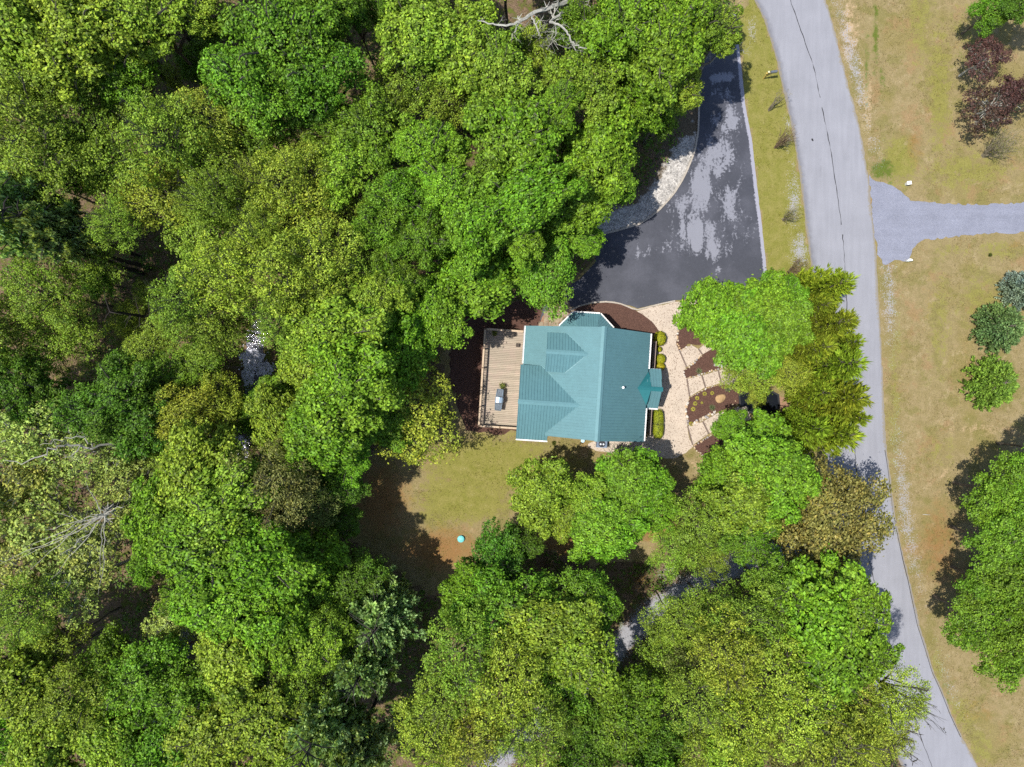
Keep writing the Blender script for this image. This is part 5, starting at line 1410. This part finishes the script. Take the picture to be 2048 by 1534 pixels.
def build_bare():
    rg = random.Random(21)
    DEAD = simple("dead_wood", (.34, .33, .285), .85, var=.35, scale=7, bump=.5)
    T = empty("dead_tree", W(1185, -40), 0, "dead tree with thick bleached limbs reaching over the top woods", "dead tree")
    limbs(T, "trunk", [([(1185, -40, 0), (1180, -30, 5), (1165, -8, 9)], .22, .17)], DEAD, rg, .04, 0, n=8)
    limbs(T, "limb", [([(1165, -8, 9), (1130, 6, 11), (1100, 14, 12), (1062, 30, 12.5), (1040, 43, 12.8)], .17, .10),
                      ([(1040, 43, 12.8), (1015, 49, 13), (990, 47, 13), (962, 42, 13), (955, 41, 13)], .09, .02),
                      ([(1062, 30, 12.5), (1070, 45, 12.3), (1076, 62, 12.2), (1077, 72, 12)], .07, .03),
                      ([(1038, 45, 12.8), (1030, 62, 12.5), (1020, 80, 12.2)], .05, .015),
                      ([(1100, 44, 12.3), (1120, 50, 12.4), (1135, 66, 12.4), (1145, 84, 12.4), (1150, 90, 12.4), (1166, 96, 12.3), (1190, 100, 12), (1221, 102, 11.8)], .075, .035),
                      ([(1165, -8, 9), (1130, 20, 11), (1100, 44, 12.3)], .10, .075),
                      ([(1147, 86, 12.4), (1151, 101, 12.2)], .05, .02), ([(1110, 46, 12.3), (1112, 70, 12), (1104, 88, 11.5), (1092, 98, 11.2)], .035, .012), ([(1170, 0, 9), (1168, 20, 9.5), (1160, 34, 9.8)], .035, .012)], DEAD, rg, .05, 5, 1.0)
    # curling fine dead twigs
    mb = MB()
    for i in range(55):
        cx, cy = rg.choice(((1090, 62), (1080, 50), (1155, 18), (1105, 76), (1170, 10)))
        p = W(cx + rg.gauss(0, 14), cy + rg.gauss(0, 11), 11.0) - T.location
        pts = [p]; d = Vector((rg.gauss(0, 1), rg.gauss(0, 1), rg.gauss(0, .4))).normalized() * .22
        for k in range(7):
            d = (d + Vector((rg.gauss(0, .09), rg.gauss(0, .09), rg.gauss(0, .04)))).normalized() * .2; pts.append(pts[-1] + d)
        mb.tube(pts, [.014 - .0015 * k for k in range(8)], 3, False)
    o = mb.obj("twigs", DEAD, T); o["kind"] = "stuff"
    T = empty("dead_sapling", W(900, 260), 0, "thin dead sapling with curved pale top left of the bright maples", "dead tree")
    limbs(T, "stem", [([(880, 270, 0), (860, 215, 7), (848, 195, 9), (838, 168, 10.5), (825, 142, 11.2), (808, 124, 11.5), (791, 122, 11.6)], .12, .03),
                      ([(848, 190, 9), (836, 182, 10), (824, 195, 10)], .03, .01), ([(850, 180, 10), (842, 168, 10.5), (830, 180, 10.6)], .03, .01)], DEAD, rg, .05, 4, .7)
    T = empty("dead_branch_tree", W(1420, 120), 0, "bare pale branches hanging out over the driveway's upper end", "dead tree")
    limbs(T, "limb", [([(1400, 140, 0), (1405, 132, 5), (1428, 116, 8), (1450, 104, 8.4), (1470, 92, 8.6), (1486, 84, 8.7)], .10, .025), ([(1450, 104, 8.4), (1470, 98, 8.5), (1486, 100, 8.5), (1492, 107, 8.4)], .03, .012), ([(1412, 118, 7), (1428, 90, 8), (1440, 70, 9), (1444, 42, 9.5)], .05, .015),
                      ([(1428, 90, 8), (1448, 70, 8.5), (1464, 40, 9), (1470, 18, 9)], .05, .012), ([(1420, 120, 7), (1425, 92, 8), (1418, 80, 9)], .04, .012)], simple("grey_limb", (.30, .29, .26), .9, var=.3), rg, .05, 7, .8)
    # white forked trunk, lower left
    T = empty("white_limbed_tree", W(320, 975), 0, "tree with a white forked trunk and long fanned limbs left of the big green crowns", "tree")
    WB = simple("white_bark", (.29, .28, .235), .8, var=.3, scale=5, bump=.3)
    limbs(T, "trunk", [([(322, 972, 0), (285, 986, 4), (245, 1003, 8), (216, 1016, 12.2), (211, 1022, 12.6)], .20, .14)], BARK, rg, .03, 0, n=8)
    fork = (209, 1030, 12.8)
    L = [([(215, 1017, 12.4), fork], .15, .12)]
    for ex, ey, h in ((0, 1128, 13), (30, 1120, 13), (60, 1140, 12.5), (100, 1160, 12.5), (200, 1150, 12.5), (196, 1190, 12), (120, 1110, 13), (90, 1060, 13.5), (45, 1098, 13), (110, 1026, 13), (172, 965, 12.5), (262, 1008, 12)):
        mx, my = (fork[0] * .55 + ex * .45 + rg.uniform(-10, 10), fork[1] * .55 + ey * .45 + rg.uniform(-8, 8))
        L.append(([fork, (mx, my, 13.2), (ex, ey, h - .4)], .036, .007))
    limbs(T, "limb", L, WB, rg, .10, 6, 1.1)
    T = empty("arching_tree", W(300, 900), 0, "thin tree with pale arching limbs near the left edge of the wood", "tree")
    limbs(T, "limb", [([(330, 860, 0), (250, 876, 9), (185, 893, 11), (130, 888, 12), (100, 905, 12.5), (60, 925, 12.5), (10, 920, 12.5)], .12, .02), ([(185, 893, 11), (165, 875, 12), (120, 880, 12.5), (80, 890, 12.5)], .05, .015), ([(160, 892, 11.5), (150, 910, 12), (130, 915, 12)], .04, .015), ([(270, 870, 8), (262, 850, 9.5), (235, 842, 10.5)], .04, .015)], WB, rg, .12, 7, 1.0)
    # the long dark trunks of the left pines (their crowns stand in the list)
    for i, (pts, lab) in enumerate([([(300, 537, 0), (200, 508, 6.5), (90, 482, 12.5)], "long dark leaning pine trunk, upper of the pair at the left edge"), ([(285, 548, 0), (210, 520, 5), (110, 505, 11)], "long dark leaning pine trunk, lower of the pair at the left edge"), ([(375, 646, 0), (300, 634, 4), (220, 624, 8.5)], "dark bare trunk leaning over the sparse wood below the pines"),
                                    ([(348, 172, 0), (310, 140, 5), (240, 82, 12)], "dark trunk slanting beneath the light green crowns at upper left"), ([(410, 118, 0), (375, 75, 5), (345, 40, 9)], "thin dark trunk crossing the round shadowed clearing"), ([(440, 1215, 0), (390, 1240, 4), (335, 1262, 8)], "dark leaning trunk beside the pale leaves at lower left"),
                                    ([(420, 880, 0), (440, 872, 2), (490, 868, 3)], "short dark trunk lying near the small stream pool")]):
        T = empty("leaning_trunk", W(*pts[0]), 0, lab, "tree trunk", "dark trunks in the wood")
        P = wiggle([W(*p) - T.location for p in pts], rg, .05, 4)
        MB().tube(P, [.20 - .13 * k / (len(P) - 1) for k in range(len(P))], 8).obj("trunk", BARK_DARK, T)
        mb = MB()
        for _ in range(16):
            s = P[rg.randrange(3, len(P))]; d = Vector((rg.gauss(0, 1), rg.gauss(0, 1), .3)).normalized() * rg.uniform(.6, 1.8)
            mb.tube([s, s + d * .5 + Vector((0, 0, .1)), s + d], [.04, .025, .01], 4, False)
        o = mb.obj("twigs", BARK_DARK, T); o["kind"] = "stuff"
    # multi-stemmed bare shrubs
    def twiggy(name, x, y, r, h, label, mat, col, nst=16, leaves=260, group=None, cat="shrub", leaf=.03, lean=(0, 0)):
        T = empty(name, W(x, y), 0, label, cat, group)
        mb = MB(); tips = []
        for i in range(nst):
            a = rg.uniform(0, 6.28); q = rg.uniform(.25, 1) * r
            e = Vector((math.cos(a) * q + lean[0], math.sin(a) * q + lean[1], h * rg.uniform(.6, 1)))
            b0 = Vector((rg.gauss(0, .05), rg.gauss(0, .05), 0))
            P = wiggle([b0, e * .5 + Vector((0, 0, .15 * h)), e], rg, .05, 3)
            mb.tube(P, [.030 - .024 * k / (len(P) - 1) for k in range(len(P))], 4, False)
            for _ in range(6):
                s = P[rg.randrange(2, len(P))]; d = (e.normalized() + Vector((rg.gauss(0, .6), rg.gauss(0, .6), rg.gauss(.2, .4)))).normalized() * rg.uniform(.2, .5) * r
                mb.tube([s, s + d * .5, s + d + Vector((rg.gauss(0, .04), rg.gauss(0, .04), 0))], [.012, .009, .004], 3, False); tips += [s + d, s + d * .6]
        mb.obj("stems", mat, T)
        if leaves:
            r_ = np.random.default_rng(int(x)); tp = np.array([tuple(t) for t in tips]); n = leaves
            C = tp[r_.integers(0, len(tp), n)] + r_.normal(size=(n, 3)) * .07; X, Y = leaf_axes(r_, unit(r_.normal(size=(n, 3)) * .6 + np.array([0, 0, 1])), leaf)
            o = link("foliage", quads_mesh("foliage", C, X, Y, LEAF), T); o.color = (*col, 1)
    RB = simple("red_brown_twigs", (.17, .12, .075), .9, var=.4, scale=10); GB = simple("grey_twigs", (.22, .19, .13), .9, var=.4, scale=10)
    gs = "thin shrubs in the grass strip by the road"
    ol = (.17, .17, .035)
    twiggy("strip_shrub", 1536, 221, .65, 2.3, "sparsest bare shrub in the strip, just below the mailbox", GB, ol, 9, 60, gs, lean=(.5, .6))
    twiggy("strip_shrub", 1550, 296, .80, 2.2, "dense brown twiggy shrub leaning to the road, second below the mailbox", RB, ol, 34, 260, gs, lean=(.35, .5))
    twiggy("strip_shrub", 1566, 440, .80, 1.9, "olive twiggy shrub beside the grey stones, third below the mailbox", GB, ol, 22, 420, gs, lean=(.3, .1))
    twiggy("strip_shrub", 1572, 548, 1.0, 2.2, "broad brown twiggy shrub just above the cypresses", RB, ol, 36, 460, gs, lean=(.5, .3))
    twiggy("grass_shrub", 1965, 312, 1.5, 3.0, "large bare olive shrub below the purple-leaved trees", GB, (.17, .18, .04), 46, 1700, None, lean=(.5, .4))
    twiggy("red_shrub", 1205, 1345, 1.3, 3.0, "red-leaved shrub, upper one beside the gravel lane", RB, (.20, .045, .030), 26, 2600, "red-leaved shrubs by the gravel lane", leaf=.055)
    twiggy("red_shrub", 1120, 1400, 1.2, 3.0, "red-leaved shrub, lower one beside the gravel lane", RB, (.22, .05, .035), 26, 2600, "red-leaved shrubs by the gravel lane", leaf=.055)
    twiggy("red_shrub", 1235, 1360, .9, 2.5, "brownish red shrub right of the red-leaved pair", RB, (.15, .045, .035), 20, 1200, "red-leaved shrubs by the gravel lane", leaf=.05)
    twiggy("grey_shrub", 1425, 1075, 1.2, 3, "pale grey twiggy shrub over the gravel below the pond trees", GB, (.24, .26, .14), 50, 900, None)
    twiggy("dry_shrub", 1090, 1122, 1.3, 2.5, "heap of bare brown twigs under the trees below the lawn", RB, (.1, .08, .04), 40, 0, None)
    twiggy("dry_shrub", 1275, 1155, 1.0, 2.2, "orange-tipped dry shrub beside the gravel lane's bend", RB, (.35, .20, .04), 30, 240, None)
    twiggy("dry_shrub", 1350, 1300, 1.2, 5, "bare brown brush amid the yellow-green trees at lower right", RB, (.16, .09, .05), 46, 260, None)
    twiggy("dry_shrub", 985, 510, 1.3, 3, "rust-brown brush between the bright maples above the deck", RB, (.22, .09, .05), 40, 700, None)
    twiggy("dry_shrub", 1600, 1330, 1.0, 9, "bare brown brush among the crowns at lower right by the road", RB, (.16, .08, .05), 40, 300, None)
    twiggy("dry_shrub", 1460, 1350, 1.3, 6, "brown brush between yellow-green crowns near the bottom right", RB, (.16, .08, .05), 40, 300, None)
    twiggy("pale_shrub", 360, 1195, 1.6, 2.2, "low shrub of large pale cream leaves below the big green crowns", GB, (.42, .33, .16), 30, 2200, None, leaf=.07)


build_bare()
build_trees()


# ------------------------------------------------------------------ undergrowth, litter, grass (uncountable)
def forest_points(rg, n):
    X = rg.uniform(-58, 46, n); Y = rg.uniform(-46, 46, n)
    PX = X * FPX / CAMH + 1024; PY = 767 - Y * FPX / CAMH
    ok = ~inside(CLEAR, PX, PY) & (dist_line(LANE, PX, PY) > 34) & ~inside(DRIVE, PX, PY)
    rl = np.interp(PY, [p[1] for p in ROAD_L], [p[0] for p in ROAD_L]); ok &= PX < rl - 6
    for x, y, r in ((510, 730, 38), (478, 886, 18), (215, 1230, 45), (720, 190, 25), (1000, 20, 40)): ok &= np.hypot(PX - x, PY - y) > r
    return X[ok], Y[ok], PX[ok], PY[ok]


def field(X, Y, s, seed):
    r = np.random.default_rng(seed); v = np.zeros(X.shape)
    for k in range(6):
        a = r.uniform(0, 6.28); f = s * r.uniform(.6, 1.7)
        v += np.sin((X * math.cos(a) + Y * math.sin(a)) * f + r.uniform(0, 6.28))
    return v / 3


def build_cover():
    rg = np.random.default_rng(5)
    # undergrowth: clumps of leaves at 0.2 - 2.5 m
    X, Y, PX, PY = forest_points(rg, 30000)
    f = field(X, Y, .9, 3); k = f > -.45
    X, Y = X[k], Y[k]; f = f[k]
    per = 9; n = len(X) * per
    hgt = (.25 + np.clip(f + .2, 0, 1.2) * 1.5) * rg.uniform(.4, 1, len(X))
    C = np.repeat(np.stack([X, Y, hgt], 1), per, 0) + rg.normal(size=(n, 3)) * np.array([.22, .22, .12]); C[:, 2] = np.maximum(C[:, 2], .06)
    Xa, Ya = leaf_axes(rg, unit(rg.normal(size=(n, 3)) * .45 + np.array([0, 0, 1])), .105)
    o = link("undergrowth", quads_mesh("undergrowth", C, Xa, Ya, LEAF)); o.color = (.075, .150, .016, 1); tag(o, kind='stuff', label="low green undergrowth covering the floor of the wood", cat="undergrowth")
    # leaf litter
    X, Y, PX, PY = forest_points(rg, 60000); n = len(X)
    C = np.stack([X, Y, rg.uniform(.015, .05, n)], 1); Xa, Ya = leaf_axes(rg, unit(rg.normal(size=(n, 3)) * .25 + np.array([0, 0, 1])), .085)
    o = link("leaf_litter", quads_mesh("leaf_litter", C, Xa, Ya, LEAF)); o.color = (.19, .115, .065, 1); tag(o, kind='stuff', label="dry brown leaves strewn over the floor of the wood", cat="leaf litter")
    # grass tufts on lawn, strip and the right side
    n = 150000
    X = rg.uniform(-14, 50, n); Y = rg.uniform(-40, 40, n)
    PX = X * FPX / CAMH + 1024; PY = 767 - Y * FPX / CAMH
    rr = np.interp(PY, [p[1] for p in ROAD_R], [p[0] for p in ROAD_R])
    right = (PX > rr + 5) & ~inside(GRAVEL_DRIVE, PX, PY)
    ok = right | (inside(LAWN, PX, PY) & ~inside(PATH, PX, PY)) | (inside(STRIP, PX, PY) & ~inside(DRIVE, PX, PY) & (dist_line(ROAD_L, PX, PY) > 2) & (PX < np.interp(PY, [p[1] for p in ROAD_L], [p[0] for p in ROAD_L])))
    ok &= (field(X, Y, 1.6, 8) + rg.normal(size=n) * .35) > .05
    X, Y, right = X[ok], Y[ok], right[ok]
    for nm, sel, col, lab in (("dry_grass", right, (.24, .19, .075), "short dry grass beyond the road"), ("lawn_grass", ~right, (.175, .17, .030), "short green grass of lawn and verge")):
        x, y = X[sel], Y[sel]; per = 3; n = len(x) * per
        C = np.repeat(np.stack([x, y, np.full(len(x), .035)], 1), per, 0) + rg.normal(size=(n, 3)) * np.array([.06, .06, .006])
        D = unit(rg.normal(size=(n, 3)) * np.array([1, 1, .0]) + np.array([0, 0, .7]))
        Xa = D * rg.uniform(.03, .075, (n, 1)); Ya = unit(np.cross(D, rdir(rg, n))) * .011
        o = link(nm, quads_mesh(nm, C, Xa, Ya, LEAF)); o.color = (*col, 1); tag(o, kind='stuff', label=lab, cat="grass")


build_cover()
